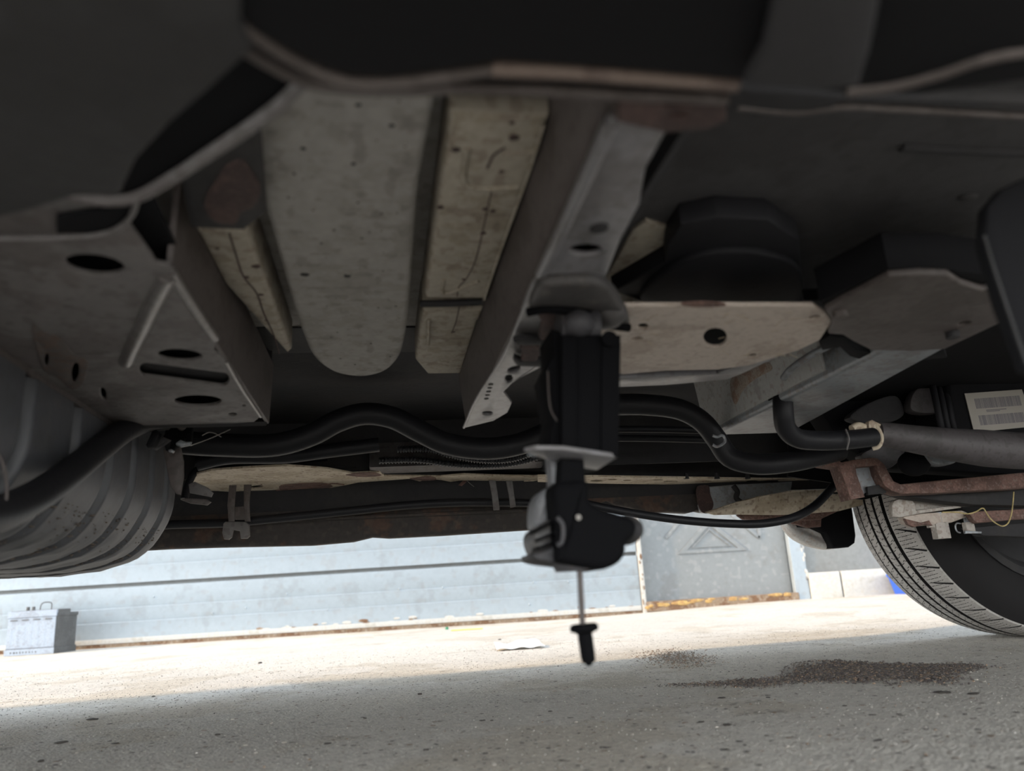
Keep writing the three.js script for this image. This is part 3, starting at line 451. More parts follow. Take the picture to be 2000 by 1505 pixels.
// ---- clips and bracket beside the tank
{
  const c = group('hose_clip', car, 'plastic hose clip and bracket beside the tank');
  const w = 1.02;
  mesh('clip_tongue', plate([[284, 868], [297, 840], [304, 838], [312, 845], [300, 872], [288, 874]], { W: w }, 0.012, { bev: 0.002 }), M.black, c);
  mesh('clip_arm', plate([[305, 862], [322, 846], [334, 836], [336, 852], [318, 866], [301, 876], [290, 872]], { W: w + 0.01 }, 0.014, { bev: 0.002 }), M.winch, c);
  mesh('clip_arm', plate([[318, 852], [340, 826], [352, 818], [371, 822], [375, 832], [372, 862], [366, 868], [360, 856], [348, 866], [336, 880], [330, 874], [334, 858]], { W: w + 0.005 }, 0.012, { bev: 0.002 }), M.winchDark, c);
  mesh('screw', ball(hit(355, 832, { W: w }), 0.0055, 0.0055, 0.004), M.brown, c);
  mesh('clip_foot', plate([[343, 864], [352, 858], [362, 862], [373, 862], [371, 868], [352, 872], [343, 868]], { W: w }, 0.008, { bev: 0.002 }), M.galv, c);
  mesh('clip_foot', plate([[328, 878], [334, 876], [340, 880], [337, 884], [329, 882]], { W: w }, 0.006, { bev: 0.0015 }), M.galv, c);
  mesh('hanger_plate', plate([[318, 876], [334, 884], [352, 870], [358, 900], [358, 930], [352, 966], [344, 964], [334, 950], [328, 930]], { W: 1.06 }, 0.006, { bev: 0.0015 }), M.brown, c);
  mesh('hanger_tab', plate([[368, 945], [380, 940], [406, 952], [416, 962], [412, 970], [392, 966], [370, 962]], { W: 1.2 }, 0.006, { bev: 0.0015 }), M.plateGrey, c);
  mesh('hanger_tab', plate([[352, 975], [362, 972], [404, 974], [412, 980], [404, 986], [370, 982]], { W: 1.2 }, 0.006, { bev: 0.0015 }), M.brown, c);
  for (const pts of [[[300, 830], [330, 812], [350, 795], [372, 778]], [[372, 870], [410, 856], [450, 838]], [[395, 850], [408, 844], [420, 846], [432, 853]]]) mesh('cobweb_strand', tube(pts, 0.0005, { W: 1.0 }, 12, 5), M.primer, c);
}
// ---- far side: inner rail, rocker, lines
{
  const f = group('far_rail', car, 'far inner rail with a cream lower flange');
  const pl = { H: 0.372 };
  mesh('rail_face', secW([[1.44, 0.376], [1.445, 0.376], [1.43, 0.5], [1.425, 0.5]], -0.8, 1.0, { bev: 0.001 }), M.coat, f);
  mesh('flange', plate([[372, 944], [384, 926], [412, 919], [480, 914], [560, 910], [640, 916], [690, 925], [742, 922], [752, 930], [860, 931], [905, 927], [960, 929], [1000, 930], [1070, 931], [1070, 941], [1040, 940], [1005, 943], [985, 939], [900, 938], [880, 941], [860, 937], [835, 935], [820, 940], [800, 935], [700, 942], [672, 948], [640, 954], [545, 964], [540, 960], [480, 962], [410, 958], [378, 950]], pl, 0.004, { bev: 0.001, holes: [oval(500, 951, 14, 3, -0.1)] }), M.cream, f);
  mesh('flange', plate([[1050, 930], [1160, 931], [1300, 933], [1500, 936], [1660, 936], [1660, 951], [1500, 947], [1300, 946], [1160, 944], [1050, 941]], { H: 0.352 }, 0.004, { bev: 0.001, holes: [oval(1165, 939, 12, 2), oval(1196, 936, 9, 1.4), oval(1225, 938, 8, 1.4), oval(1285, 937, 10, 1.6), oval(1310, 940, 14, 1.6), oval(1380, 940, 10, 1.6), oval(1470, 940, 12, 2), oval(1560, 943, 12, 2)] }), M.cream, f);
  mesh('flange_back', plate([[380, 910], [1640, 925], [1640, 955], [1000, 946], [545, 962], [380, 950]], { H: 0.386 }, 0.004), M.coat, f);
  mesh('seam', tube([[540, 957], [600, 952], [650, 944], [672, 946]], 0.0012, { H: 0.371 }, 16, 6), M.rust, f);
  mesh('rust_patch', plate(smooth2([[545, 950], [580, 944], [640, 944], [650, 950], [600, 956], [552, 962]], 24), { H: 0.3715 }, 0.001, { bev: 0.0003 }), M.rust, f);
  mesh('rust_patch', plate(smooth2([[675, 927], [735, 923], [745, 928], [700, 931]], 20), { H: 0.3715 }, 0.001, { bev: 0.0003 }), M.rust, f);
  mesh('rust_patch', plate(smooth2([[800, 934], [850, 932], [852, 936], [815, 938]], 20), { H: 0.3715 }, 0.001, { bev: 0.0003 }), M.rust, f);
  mesh('torn_lip', plate([[1000, 942], [1050, 938], [1005, 947], [1002, 945]], { H: 0.37 }, 0.002, { bev: 0.0005 }), M.cream, f);
  mesh('rust_tab', plate([[905, 937], [914, 938], [902, 949], [895, 947]], { W: 1.58 }, 0.004, { bev: 0.001 }), M.rust, f);
  mesh('wire_end', tube([[912, 938], [918, 944], [926, 950]], 0.0006, { W: 1.58 }, 6, 5), M.primer, f);
  for (const x of [1340, 1400, 1460]) mesh('stud', disc(hit(x, 929, { W: 1.5 }), 0.006, 0.012, 'y', 10, 0.003), M.coat, f);
}
{
  const r = group('rocker', car, 'rusty brown far sill');
  const e = [[700, 944], [545, 958], [380, 955], [200, 945], [200, 1078], [330, 1071], [420, 1068], [520, 1066], [610, 1064], [690, 1057], [728, 1048], [760, 1050], [860, 1045], [1030, 1034], [1110, 1030], [1150, 990], [1185, 978], [1205, 986], [1230, 990], [1247, 996], [1268, 1001], [1300, 999], [1345, 1001], [1362, 997], [1378, 1000], [1390, 1000], [1385, 960], [1385, 948], [1150, 945], [1040, 944]];
  mesh('sill_face', plate(e, { W: 1.59 }, 0.03, { bev: 0.006, seg: 3 }), M.sill, r);
  mesh('sill_step', plate([[330, 1020], [700, 1005], [1030, 992], [1030, 1000], [700, 1013], [330, 1030]], { W: 1.58 }, 0.02, { bev: 0.004 }), M.sill, r);
  mesh('drain_cup', tube([[712, 945], [716, 960], [728, 972], [748, 978], [760, 977]], 0.0016, { W: 1.596 }, 20, 6), M.rust, r);
  mesh('drain_plug', disc(hit(742, 958, { W: 1.6 }), 0.03, 0.004, 'z', 24), M.coat, r);
  mesh('end_plate', plate([[1380, 950], [1440, 945], [1548, 940], [1545, 962], [1480, 975], [1440, 988], [1390, 1001], [1372, 1000], [1368, 985]], { W: 1.57 }, 0.02, { bev: 0.003 }), M.galv, r);
  mesh('gusset', tube([[1432, 948], [1440, 960], [1438, 972], [1452, 984]], 0.006, { W: 1.568 }, 16, 8), M.coat, r);
  mesh('rust_patch', plate(smooth2([[1362, 950], [1384, 948], [1388, 965], [1394, 985], [1386, 1001], [1372, 1000], [1364, 985]], 30), { W: 1.568 }, 0.003, { bev: 0.001 }), M.rustDark, r);
  mesh('bottom_flange', plate([[1378, 1001], [1440, 980], [1490, 968], [1548, 957], [1660, 954], [1760, 962], [1690, 985], [1640, 998], [1580, 1003], [1520, 1006], [1440, 1005], [1395, 1006]], { p: hit(1500, 985, { W: 1.52 }), n: V(0, 0.35, -1).normalize() }, 0.006, { bev: 0.002, holes: [oval(1498, 974, 30, 5, -0.12), oval(1633, 960, 22, 4.5)] }), M.cream, r);
  mesh('bottom_flange', plate([[1440, 1006], [1450, 990], [1560, 982], [1660, 972], [1665, 985], [1600, 1015], [1500, 1017], [1452, 1014]], { W: 1.56 }, 0.01, { bev: 0.003 }), M.rust, r);
}
{
  const h = (name, label, pts, rad, mat, n = 80) => mesh(name, tube(pts, rad, null, n, 14), mat, car, label);
  h('wiring_hose', 'thick black hose that waves across the floor', [[230, 862, 1.16], [300, 860, 1.17], [420, 868, 1.18], [540, 868, 1.18], [610, 848, 1.18], [660, 822, 1.18], [710, 808, 1.18], [765, 815, 1.18], [820, 842, 1.18], [870, 865, 1.18], [950, 876, 1.18], [1020, 865, 1.18], [1090, 835, 1.18]], 0.0175, M.rubber);
  h('wiring_hose', 'second black hose below the first', [[380, 925, 1.3], [372, 950, 1.3], [385, 905, 1.3], [440, 893, 1.3], [560, 890, 1.3], [640, 880, 1.3], [740, 868, 1.3]].slice(2), 0.012, M.rubber);
  h('seal_strip', 'black sealing strip round the end of the far rail flange', [[640, 893, 1.38], [560, 899, 1.38], [460, 904, 1.38], [410, 908, 1.38], [382, 920, 1.37], [368, 945, 1.36], [360, 975, 1.35]], 0.0062, M.rubber);
  h('brake_line', 'thin black line clipped along the far sill', [[230, 1030, 1.54], [340, 1024, 1.54], [440, 1021, 1.54], [560, 1010, 1.54], [680, 998, 1.54], [800, 986, 1.54], [900, 981, 1.54], [1040, 982, 1.54], [1160, 988, 1.54]], 0.0082, M.rubber);
  h('handbrake_cable', 'black cable hanging in a shallow loop', [[1130, 980, 1.3], [1180, 991, 1.3], [1250, 1004, 1.3], [1330, 1015, 1.3], [1420, 1022, 1.3], [1490, 1022, 1.3], [1550, 1010, 1.3], [1590, 988, 1.32], [1622, 956, 1.35], [1650, 925, 1.38]], (t) => 0.0068 + 0.001 * t, M.rubber);
  h('drain_hose', 'black hose curving under the side rail', [[1180, 790, 1.05], [1260, 790, 1.05], [1330, 800, 1.05], [1370, 822, 1.05], [1400, 858, 1.06], [1425, 892, 1.06], [1470, 905, 1.06], [1540, 902, 1.07], [1640, 880, 1.1]], 0.0155, M.rubber);
  h('pipe', 'thin dark pipe along the floor', [[1150, 838, 1.3], [1280, 838, 1.3], [1420, 842, 1.3]], 0.006, M.rubber);
  h('pipe', 'thin dark pipe along the floor', [[1150, 855, 1.3], [1280, 856, 1.3], [1420, 860, 1.3]], 0.006, M.rubber);
  mesh('hose_clamp', tube([[1392, 850, 1.02], [1400, 853, 1.02], [1412, 850, 1.02], [1416, 862, 1.02], [1400, 872, 1.02], [1392, 868, 1.02]], 0.002, null, 20, 6), M.galv, car, 'bright wire clamp on the drain hose');
  // two corrugated conduits
  const conduit = (pts) => { const rings = []; const c = curve(pts), n = 420; return capped(c, (t) => 0.0055 + 0.0011 * Math.sin(t * Math.PI * 2 * 62), n, 8); };
  mesh('corrugated_conduit', conduit([[776, 877, 1.34], [840, 877, 1.34], [880, 888, 1.34], [940, 898, 1.34], [1000, 896, 1.34], [1050, 878, 1.34], [1090, 850, 1.34]]), M.ribbed, car, 'black corrugated conduit');
  mesh('corrugated_conduit', conduit([[740, 899, 1.36], [820, 898, 1.36], [870, 905, 1.36], [930, 909, 1.36], [1000, 905, 1.36], [1060, 888, 1.36], [1100, 862, 1.36]]), M.ribbed, car, 'black corrugated conduit');
  mesh('conduit_cover', secW([[1.38, 0.377], [1.43, 0.373], [1.445, 0.38], [1.44, 0.43], [1.43, 0.43]], -0.02, 0.3, { bev: 0.004, seg: 3 }), M.plateGrey, car, 'grey cover below the corrugated conduits');
  // line clips hanging from the flange
  const cl = group('line_clip', car, 'metal clip that holds the brake line');
  mesh('clip_strap', plate([[448, 940], [455, 936], [462, 940], [458, 990], [458, 1018], [446, 1018], [444, 985]], { W: 1.5 }, 0.004, { bev: 0.001 }), M.brown, cl);
  mesh('clip_strap', plate([[476, 940], [484, 936], [492, 940], [489, 960], [487, 985], [489, 1018], [478, 1018], [476, 985]], { W: 1.5 }, 0.004, { bev: 0.001 }), M.brown, cl);
  mesh('clip_plate', plate([[455, 990], [478, 988], [478, 1015], [452, 1015]], { W: 1.502 }, 0.003, { bev: 0.001 }), M.brown, cl);
  mesh('clip_body', plate([[436, 1022], [440, 1018], [480, 1018], [486, 1024], [487, 1046], [482, 1051], [470, 1051], [468, 1036], [455, 1034], [452, 1048], [446, 1053], [437, 1052], [434, 1040]], { W: 1.515 }, 0.012, { bev: 0.002 }), M.plateGrey, cl);
  mesh('clip_top', tube([[455, 938], [470, 935], [486, 936], [500, 942], [512, 945]], 0.0016, { W: 1.5 }, 14, 6), M.rust, cl);
  const c2 = group('line_clip', car, 'pair of bent metal tabs on the brake line');
  mesh('clip_tab', plate([[955, 937], [968, 938], [972, 962], [976, 995], [964, 996], [961, 968]], { W: 1.49 }, 0.004, { bev: 0.001 }), M.plateGrey, c2);
  mesh('clip_tab', plate([[988, 938], [1001, 938], [1004, 962], [1008, 989], [997, 991], [994, 966]], { W: 1.49 }, 0.004, { bev: 0.001 }), M.plateGrey, c2);
}
// ---- spare wheel winch hanging in the middle, with its cable
{
  const wch = group('spare_wheel_winch', car, 'black spare wheel winch hanging from the crossmember, cable and stop let down');
  const W = 0.53;
  mesh('saddle', plate(smooth2([[1052, 562], [1110, 554], [1170, 556], [1198, 572], [1216, 600], [1230, 642], [1196, 646], [1150, 616], [1100, 612], [1058, 612], [1034, 606], [1042, 580]], 50), { H: 0.352 }, 0.01, { bev: 0.004, seg: 4 }), M.saddle, wch);
  mesh('saddle_rib', tube([[1030, 610], [1060, 604], [1110, 606], [1150, 612], [1180, 632], [1228, 640]], 0.0035, { H: 0.35 }, 30, 10), M.winchDark, wch);
  mesh('saddle_boss', ball(hit(1185, 612, { H: 0.356 }), 0.016, 0.012, 0.018), M.saddle, wch);
  mesh('cable_guide', disc(hit(1128, 640, { W: 0.545 }), 0.014, 0.03, 'x', 24).rotateY(0), M.winch, wch);
  mesh('pivot_cap', ball(hit(1128, 634, { W: 0.535 }), 0.0125, 0.011, 0.014), M.winch, wch);
  mesh('stay', plate([[1046, 612], [1085, 612], [1090, 640], [1080, 672], [1062, 680], [1052, 660], [1060, 632]], { H: 0.353 }, 0.008, { bev: 0.002 }), M.rustDark, wch);
  mesh('latch_bar', plate([[1002, 668], [1025, 662], [1078, 668], [1080, 676], [1010, 676]], { H: 0.352 }, 0.006, { bev: 0.002 }), M.coat, wch);
  mesh('latch_bar', plate([[1004, 700], [1018, 706], [1066, 706], [1066, 718], [1010, 716], [1002, 706]], { H: 0.352 }, 0.006, { bev: 0.002 }), M.coat, wch);
  mesh('latch_pin', plate(smooth2([[1016, 678], [1052, 678], [1054, 690], [1048, 706], [1018, 706], [1020, 692]], 24), { H: 0.3525 }, 0.006, { bev: 0.002 }), M.rustDark, wch);
  // housing: a tall sheet-metal box, open slot on the left, folded at the corner
  mesh('housing', plate([[1096, 652], [1214, 652], [1214, 668], [1207, 893], [1098, 887], [1098, 780]], { W }, 0.075, { bev: 0.003, seg: 3 }), M.winchDark, wch);
  mesh('housing_fold', plate([[1098, 662], [1128, 655], [1126, 888], [1098, 886]], { W: W - 0.003 }, 0.004, { bev: 0.001 }), M.winchDark, wch);
  mesh('housing_fold', plate([[1176, 658], [1213, 668], [1208, 892], [1174, 890]], { W: W - 0.002 }, 0.004, { bev: 0.001 }), M.winchDark, wch);
  mesh('side_flange', plate([[1078, 640], [1100, 650], [1100, 700], [1096, 760], [1100, 880], [1072, 874], [1082, 810], [1072, 745], [1066, 722], [1082, 690]], { W: W + 0.01 }, 0.05, { bev: 0.002 }), M.winchDark, wch);
  mesh('side_edge', tube([[1070, 724], [1072, 770], [1076, 800], [1088, 822]], 0.0005, { W: W + 0.008 }, 16, 6), M.brown, wch);
  mesh('washer_head', disc(hit(1190, 662, { W: W - 0.004 }), 0.006, 0.004, 'z', 16), M.winchDark, wch);
  mesh('foot_plate', plate([[1024, 882], [1045, 877], [1100, 878], [1207, 893], [1166, 918], [1128, 912], [1070, 898]], { p: hit(1130, 898, { W: 0.54 }), n: V(0.05, 1, -0.05).normalize() }, 0.003, { bev: 0.0008 }), M.steel, wch);
  for (let i = 0; i < 3; i++) mesh('weld_bead', ball(hit(1033 + i * 6, 888 + i * 0.8, { W: 0.535 }), 0.001, 0.001, 0.001), M.galv, wch);
  mesh('neck', plate([[1096, 892], [1142, 896], [1150, 990], [1090, 985]], { W: W + 0.004 }, 0.05, { bev: 0.003 }), M.winchDark, wch);
  mesh('neck_side', plate([[1074, 885], [1097, 888], [1098, 945], [1078, 945]], { W: W + 0.02 }, 0.02, { bev: 0.002 }), M.winchLitSide, wch);
  // gear case: rounded body with a ribbed left face
  const gc = group('gear_case', wch, 'rounded black gear case with ribbed side');
  mesh('case_body', plate(smooth2([[1084, 945], [1105, 938], [1150, 940], [1153, 975], [1172, 990], [1205, 1000], [1238, 1012], [1246, 1024], [1242, 1044], [1226, 1060], [1224, 1078], [1212, 1096], [1182, 1111], [1148, 1108], [1108, 1100], [1090, 1094], [1088, 1060], [1086, 1010]], 70), { W }, 0.06, { bev: 0.006, seg: 4 }), M.winchDark, gc);
  mesh('case_side', plate(smooth2([[1084, 950], [1062, 955], [1050, 972], [1046, 1000], [1050, 1028], [1086, 1008]], 30), { W: W + 0.03 }, 0.04, { bev: 0.006, seg: 3 }), M.winchLitSide, gc);  // left face: light from that side is in its paler colour
  mesh('case_shoulder', plate(smooth2([[1050, 1030], [1088, 1010], [1094, 1050], [1090, 1070], [1058, 1082], [1046, 1062], [1044, 1042]], 30), { W: W + 0.02 }, 0.05, { bev: 0.004 }), M.saddle, gc);  // also paler, with the light from the left painted in
  for (const [a, b, c, d] of [[1048, 1034, 1088, 1012], [1052, 1052, 1090, 1036], [1054, 1068, 1090, 1054]]) mesh('case_rib', plate([[a, b - 2], [c, d - 2], [c, d + 3], [a, b + 4]], { W: W + 0.008 }, 0.03, { bev: 0.001 }), M.winchDark, gc);
  mesh('case_loop', tube([[1088, 1010], [1098, 1022], [1100, 1042], [1096, 1060], [1088, 1064]], 0.0016, { W: W - 0.002 }, 20, 8), M.winch, gc);
  mesh('case_floor', plate(smooth2([[1040, 1082], [1060, 1074], [1096, 1060], [1150, 1062], [1220, 1078], [1214, 1094], [1182, 1110], [1100, 1102], [1046, 1092]], 50), { W: W + 0.012 }, 0.05, { bev: 0.004 }), M.winch, gc);
  mesh('case_spot', ball(hit(1130, 1010, { W: W - 0.001 }), 0.002, 0.002, 0.001), M.primer, gc);
  mesh('end_lump', ball(hit(1220, 1035, { W: W + 0.03 }), 0.013, 0.011, 0.02), M.coat, gc);
  mesh('cable_gland', disc(hit(1130, 1100, { W: W + 0.025 }), 0.017, 0.01, 'y', 28, 0.02), M.winch, wch);
  mesh('winch_cable', tube([[1131, 1085, 0.545], [1133, 1130, 0.545], [1135, 1170, 0.545], [1138, 1222, 0.545]], 0.0021, null, 30, 8), M.brown, wch, 'thin steel cable');
  const s = group('cable_stop', wch, 'black rubber cable stop with a round collar');
  const p = hit(1141, 1228, { W: 0.545 });
  const lathe = (pts) => crease(new THREE.LatheGeometry(pts.map(([a, b]) => new THREE.Vector2(a, b)), 28), 0.5);
  mesh('collar', lathe([[0, 0.0035], [0.008, 0.0035], [0.0095, 0.0025], [0.01, 0.0008], [0.0095, -0.0012], [0.0065, -0.0022], [0.004, -0.004], [0, -0.004]]).rotateZ(0.04).translate(p.x, p.y, p.z), M.winchDark, s);
  mesh('stopper', lathe([[0, -0.002], [0.0048, -0.002], [0.0052, -0.006], [0.005, -0.018], [0.0047, -0.0215], [0.0025, -0.0225], [0.002, -0.024], [0, -0.0242]]).rotateZ(0.06).translate(p.x, p.y, p.z), M.winchDark, s);
}
// ---- hoses, tank with label and pipe on the right
{
  mesh('elbow_hose', tube([[1545, 715, 0.9], [1538, 740, 0.9], [1530, 770, 0.9], [1530, 805, 0.9], [1535, 835, 0.91], [1555, 854, 0.92], [1600, 860, 0.93], [1660, 858, 0.94], [1705, 853, 0.95]], 0.0128, null, 70, 16), M.rubber, car, 'black elbow hose under the side rail');
  const cf = group('hose_fitting', car, 'dark fitting and cuffs of the elbow hose');
  mesh('fitting_block', plate([[1518, 712], [1545, 705], [1572, 735], [1572, 772], [1548, 778], [1520, 772]], { W: 0.89 }, 0.03, { bev: 0.003 }), M.winchDark, cf);
  mesh('fitting_lug', plate([[1505, 706], [1545, 706], [1540, 715], [1530, 732], [1520, 728]], { W: 0.885 }, 0.01, { bev: 0.002 }), M.shadeBlack, cf);
  mesh('cuff_ring', tube([[1652, 838, 0.925], [1658, 858, 0.92], [1654, 878, 0.925]], 0.0012, null, 14, 6), M.plateGrey, cf);
  mesh('nipple', tube([[1664, 838, 0.95], [1676, 832, 0.95], [1688, 836, 0.95]], 0.006, null, 8, 10), M.cream, cf);
  const gp = group('filler_pipe', car, 'fat grey pipe with a pale collar at its end');
  mesh('pipe_body', tube([[1712, 846, 0.98], [1740, 850, 0.98], [1790, 858, 0.98], [1860, 868, 0.98], [1960, 878, 0.98], [2120, 886, 0.98]], (t) => 0.0165 + 0.01 * Math.min(1, t * 2), null, 50, 18), M.hoseGrey, gp);
  mesh('pipe_collar', tube([[1703, 824, 0.965], [1716, 838, 0.96], [1722, 856, 0.96], [1716, 872, 0.965], [1704, 876, 0.97]], 0.0028, null, 24, 8), M.cream, gp);
  mesh('pipe_cap', plate([[1697, 822], [1704, 819], [1722, 828], [1716, 842], [1704, 838], [1697, 834]], { W: 0.96 }, 0.01, { bev: 0.002 }), M.cream, gp);
  const ct = group('vapour_canister', car, 'black canister with a printed label, right edge');
  mesh('canister_body', plate([[1690, 640], [2200, 560], [2200, 940], [1720, 912], [1640, 860], [1600, 800]], { W: 1.2 }, 0.05, { bev: 0.008 }), M.shadeBlack, ct);
  mesh('canister_front', plate([[1850, 720], [2200, 690], [2200, 880], [1880, 880], [1856, 820]], { W: 1.1 }, 0.09, { bev: 0.01, seg: 3 }), M.shadeBlack, ct);
  const lt = (() => { const c = document.createElement('canvas'); c.width = 512; c.height = 300; const x = c.getContext('2d'); x.fillStyle = '#8d8880'; x.fillRect(0, 0, 512, 300); x.fillStyle = '#58545a'; const bars = (y, h, x0, x1) => { for (let a = x0; a < x1;) { const b = 2 + Math.floor(rnd() * 6); x.fillRect(a, y, b, h); a += b + 1 + Math.floor(rnd() * 3); } }; bars(46, 78, 70, 470); bars(176, 76, 70, 470); x.fillRect(150, 138, 180, 6); x.fillRect(150, 148, 120, 5); const t = new THREE.CanvasTexture(c); t.colorSpace = THREE.SRGBColorSpace; return t; })();
  {
    const q = [[1884, 768], [1996, 760], [2022, 832], [1903, 844]].map(([x, y]) => hit(x, y, { W: 1.097 }));
    const g = slab(q, V(0, 0, -1), 0.0016, { bev: 0.0003 });
    const b = boxUV(g), p = b.attributes.position, uv = b.attributes.uv, ex = q[1].clone().sub(q[0]), ey = q[3].clone().sub(q[0]), det = ex.x * ey.y - ex.y * ey.x;
    for (let i = 0; i < p.count; i++) { const dx = p.getX(i) - q[0].x, dy = p.getY(i) - q[0].y; uv.setXY(i, (dx * ey.y - dy * ey.x) / det, 1 - (dy * ex.x - dx * ex.y) / det); }
    const m = new THREE.Mesh(b, new THREE.MeshStandardMaterial({ map: lt, roughness: 0.6 })); m.name = 'printed_label'; m.castShadow = m.receiveShadow = true; m.userData.label = 'pale printed label with two rows of bars'; ct.add(m);
  }
  const bl = group('axle_boot', car, 'dark ribbed boot and blue-grey plate behind the pipe');
  mesh('boot_plate', plate(smooth2([[1780, 798], [1783, 770], [1800, 754], [1822, 757], [1842, 775], [1846, 800], [1800, 806]], 30), { W: 1.12 }, 0.02, { bev: 0.003 }), M.hoseGrey, bl);
  for (const [x, y, r] of [[1846, 818, 0.052], [1858, 820, 0.046], [1834, 816, 0.058]]) { const p = hit(x, y, { W: 1.13 }); mesh('boot_ring', new THREE.TorusGeometry(r, 0.005, 8, 30).rotateY(0.9).translate(p.x, p.y, p.z), M.black, bl); }
  mesh('boot_plate', plate(smooth2([[1660, 815], [1690, 790], [1750, 772], [1764, 790], [1766, 810], [1720, 828]], 30), { W: 1.14 }, 0.02, { bev: 0.003 }), M.coat, bl);
  mesh('lower_plate', plate(smooth2([[1690, 900], [1682, 888], [1730, 868], [1770, 872], [1764, 890], [1748, 908], [1735, 914]], 30), { W: 1.16 }, 0.02, { bev: 0.003 }), M.hoseGrey, bl);
  mesh('lower_lump', ball(hit(1785, 905, { W: 1.1 }), 0.026, 0.02, 0.02), M.shadeBlack, bl);
  mesh('lower_plate', plate(smooth2([[1808, 886], [1830, 884], [1872, 892], [1868, 902], [1840, 908], [1815, 900]], 30), { W: 1.08 }, 0.02, { bev: 0.003 }), M.galv, bl);
}
// ---- rusty hat bracket and beam, arm with bolts
{
  const W = 1.12, r = group('trailing_arm', car, 'rusty hat-shaped bracket and beam running to the wheel');
  mesh('hat_strip', plate([[1594, 880], [1626, 878], [1632, 890], [1644, 902], [1668, 897], [1700, 893], [1714, 894], [1728, 906], [1738, 925], [1746, 939], [1760, 945], [1850, 936], [2000, 922], [2150, 905], [2150, 935], [2000, 953], [1900, 958], [1832, 962], [1760, 964], [1742, 958], [1728, 948], [1716, 925], [1712, 908], [1672, 912], [1674, 925], [1690, 970], [1662, 976], [1652, 946], [1640, 912], [1612, 908], [1602, 898]], { W }, 0.03, { bev: 0.002 }), M.rust, r);
  mesh('hat_web', plate([[1668, 908], [1714, 906], [1732, 950], [1690, 962], [1684, 970]], { W: W + 0.02 }, 0.006, { bev: 0.001 }), M.galv, r);
  mesh('hat_slot', plate([[1694, 950], [1728, 944], [1732, 962], [1696, 966]], { W: W + 0.012 }, 0.006, { bev: 0.001 }), M.coat, r);
  mesh('beam_lower', plate([[1735, 958], [1830, 960], [2150, 940], [2150, 990], [1900, 985], [1775, 970]], { W: W + 0.05 }, 0.03, { bev: 0.002 }), M.coat, r);
  mesh('sill_back', plate([[1380, 900], [1720, 890], [1720, 950], [1640, 985], [1400, 990]], { W: 1.605 }, 0.006), M.coat, r);
  const a = group('arm_hardware', car, 'grey lower plates with bolts and a rusty bar near the wheel'), Wa = 1.2;
  mesh('lower_plate', plate([[1768, 966], [1800, 972], [1896, 955], [1990, 962], [2150, 950], [2150, 985], [1990, 985], [1898, 988], [1790, 996], [1776, 980]], { W: Wa + 0.02 }, 0.012, { bev: 0.002 }), M.dusty, a);
  mesh('angle_bracket', plate([[1742, 988], [1746, 978], [1756, 974], [1780, 974], [1787, 982], [1790, 996], [1878, 985], [1878, 991], [1800, 1002], [1760, 1010], [1744, 1009]], { W: Wa }, 0.012, { bev: 0.002 }), M.dusty, a);
  mesh('bush_block', plate([[1764, 1008], [1800, 1002], [1880, 996], [1900, 1005], [1860, 1020], [1824, 1024], [1800, 1026], [1786, 1028], [1772, 1022]], { W: Wa + 0.012 }, 0.02, { bev: 0.003 }), M.member, a);
  mesh('rust_crust', plate([[1768, 1012], [1800, 1020], [1816, 1016], [1822, 1026], [1806, 1024], [1786, 1029], [1774, 1024]], { W: Wa + 0.008 }, 0.008, { bev: 0.002 }), M.rust, a);
  const bolt = (x, y, s) => { const p = hit(x, y, { W: Wa + 0.02 }); const b = mesh('bolt', disc(p, 0.0105 * s, 0.02 * s, 'y', 6), M.dusty, a, 'grey hexagon bolt'); mesh('shank', disc(p.clone().add(V(0, -0.0 + 0.016 * s, 0)), 0.006 * s, 0.014 * s, 'y', 12), M.galv, b); };
  bolt(1837, 1036, 1.35); bolt(1892, 1030, 0.9); bolt(1818, 1022, 0.7);
  mesh('rust_bar', plate([[1894, 1003], [1905, 998], [2150, 985], [2150, 1010], [1990, 1014], [1910, 1021], [1902, 1016]], { W: Wa - 0.005 }, 0.014, { bev: 0.003 }), M.rust, a);
  mesh('wire_hook', tube([[1876, 1022], [1868, 1022], [1866, 1030], [1870, 1038], [1876, 1040]], 0.0014, { W: Wa }, 16, 6), M.galv, a);
  mesh('clip_edge', plate([[1885, 1036], [1918, 1037], [1918, 1041], [1885, 1042]], { W: Wa }, 0.004, { bev: 0.001 }), M.galv, a);
  mesh('dark_bar', plate([[1890, 1030], [2150, 1005], [2150, 1060], [1990, 1048], [1920, 1046]], { W: Wa + 0.03 }, 0.02, { bev: 0.003 }), M.coat, a);
  mesh('inner_fender', plate([[1540, 850], [2300, 780], [2300, 930], [2000, 938], [1760, 956], [1690, 975], [1655, 972], [1648, 945], [1540, 930]], { W: 1.375 }, 0.006, { bev: 0 }), M.shadeBlack, a);
  mesh('quarter_panel', block(0.84, 2.4, 0.46, 1.0, 1.56, 1.6, 0.01), M.coat, a);
  // tail of the damper: pale rounded face, black block
  const d = group('damper_end', car, 'pale rounded cap and black block behind the sill');
  mesh('cap', plate(smooth2([[1538, 1022], [1560, 1020], [1600, 1030], [1622, 1050], [1632, 1070], [1600, 1068], [1572, 1058], [1552, 1044]], 40), { W: 1.62 }, 0.04, { bev: 0.012, seg: 5 }), M.capGrey, d);
  mesh('black_block', plate([[1560, 1010], [1665, 985], [1673, 1045], [1671, 1060], [1660, 1068], [1628, 1070], [1612, 1040], [1590, 1030], [1565, 1028]], { W: 1.6 }, 0.05, { bev: 0.006, seg: 3 }), M.shadeBlack, d);
  mesh('rust_flap', plate([[1572, 1000], [1606, 995], [1604, 1028], [1580, 1030], [1560, 1024], [1548, 1022]], { W: 1.58 }, 0.012, { bev: 0.002 }), M.rust, d);
}
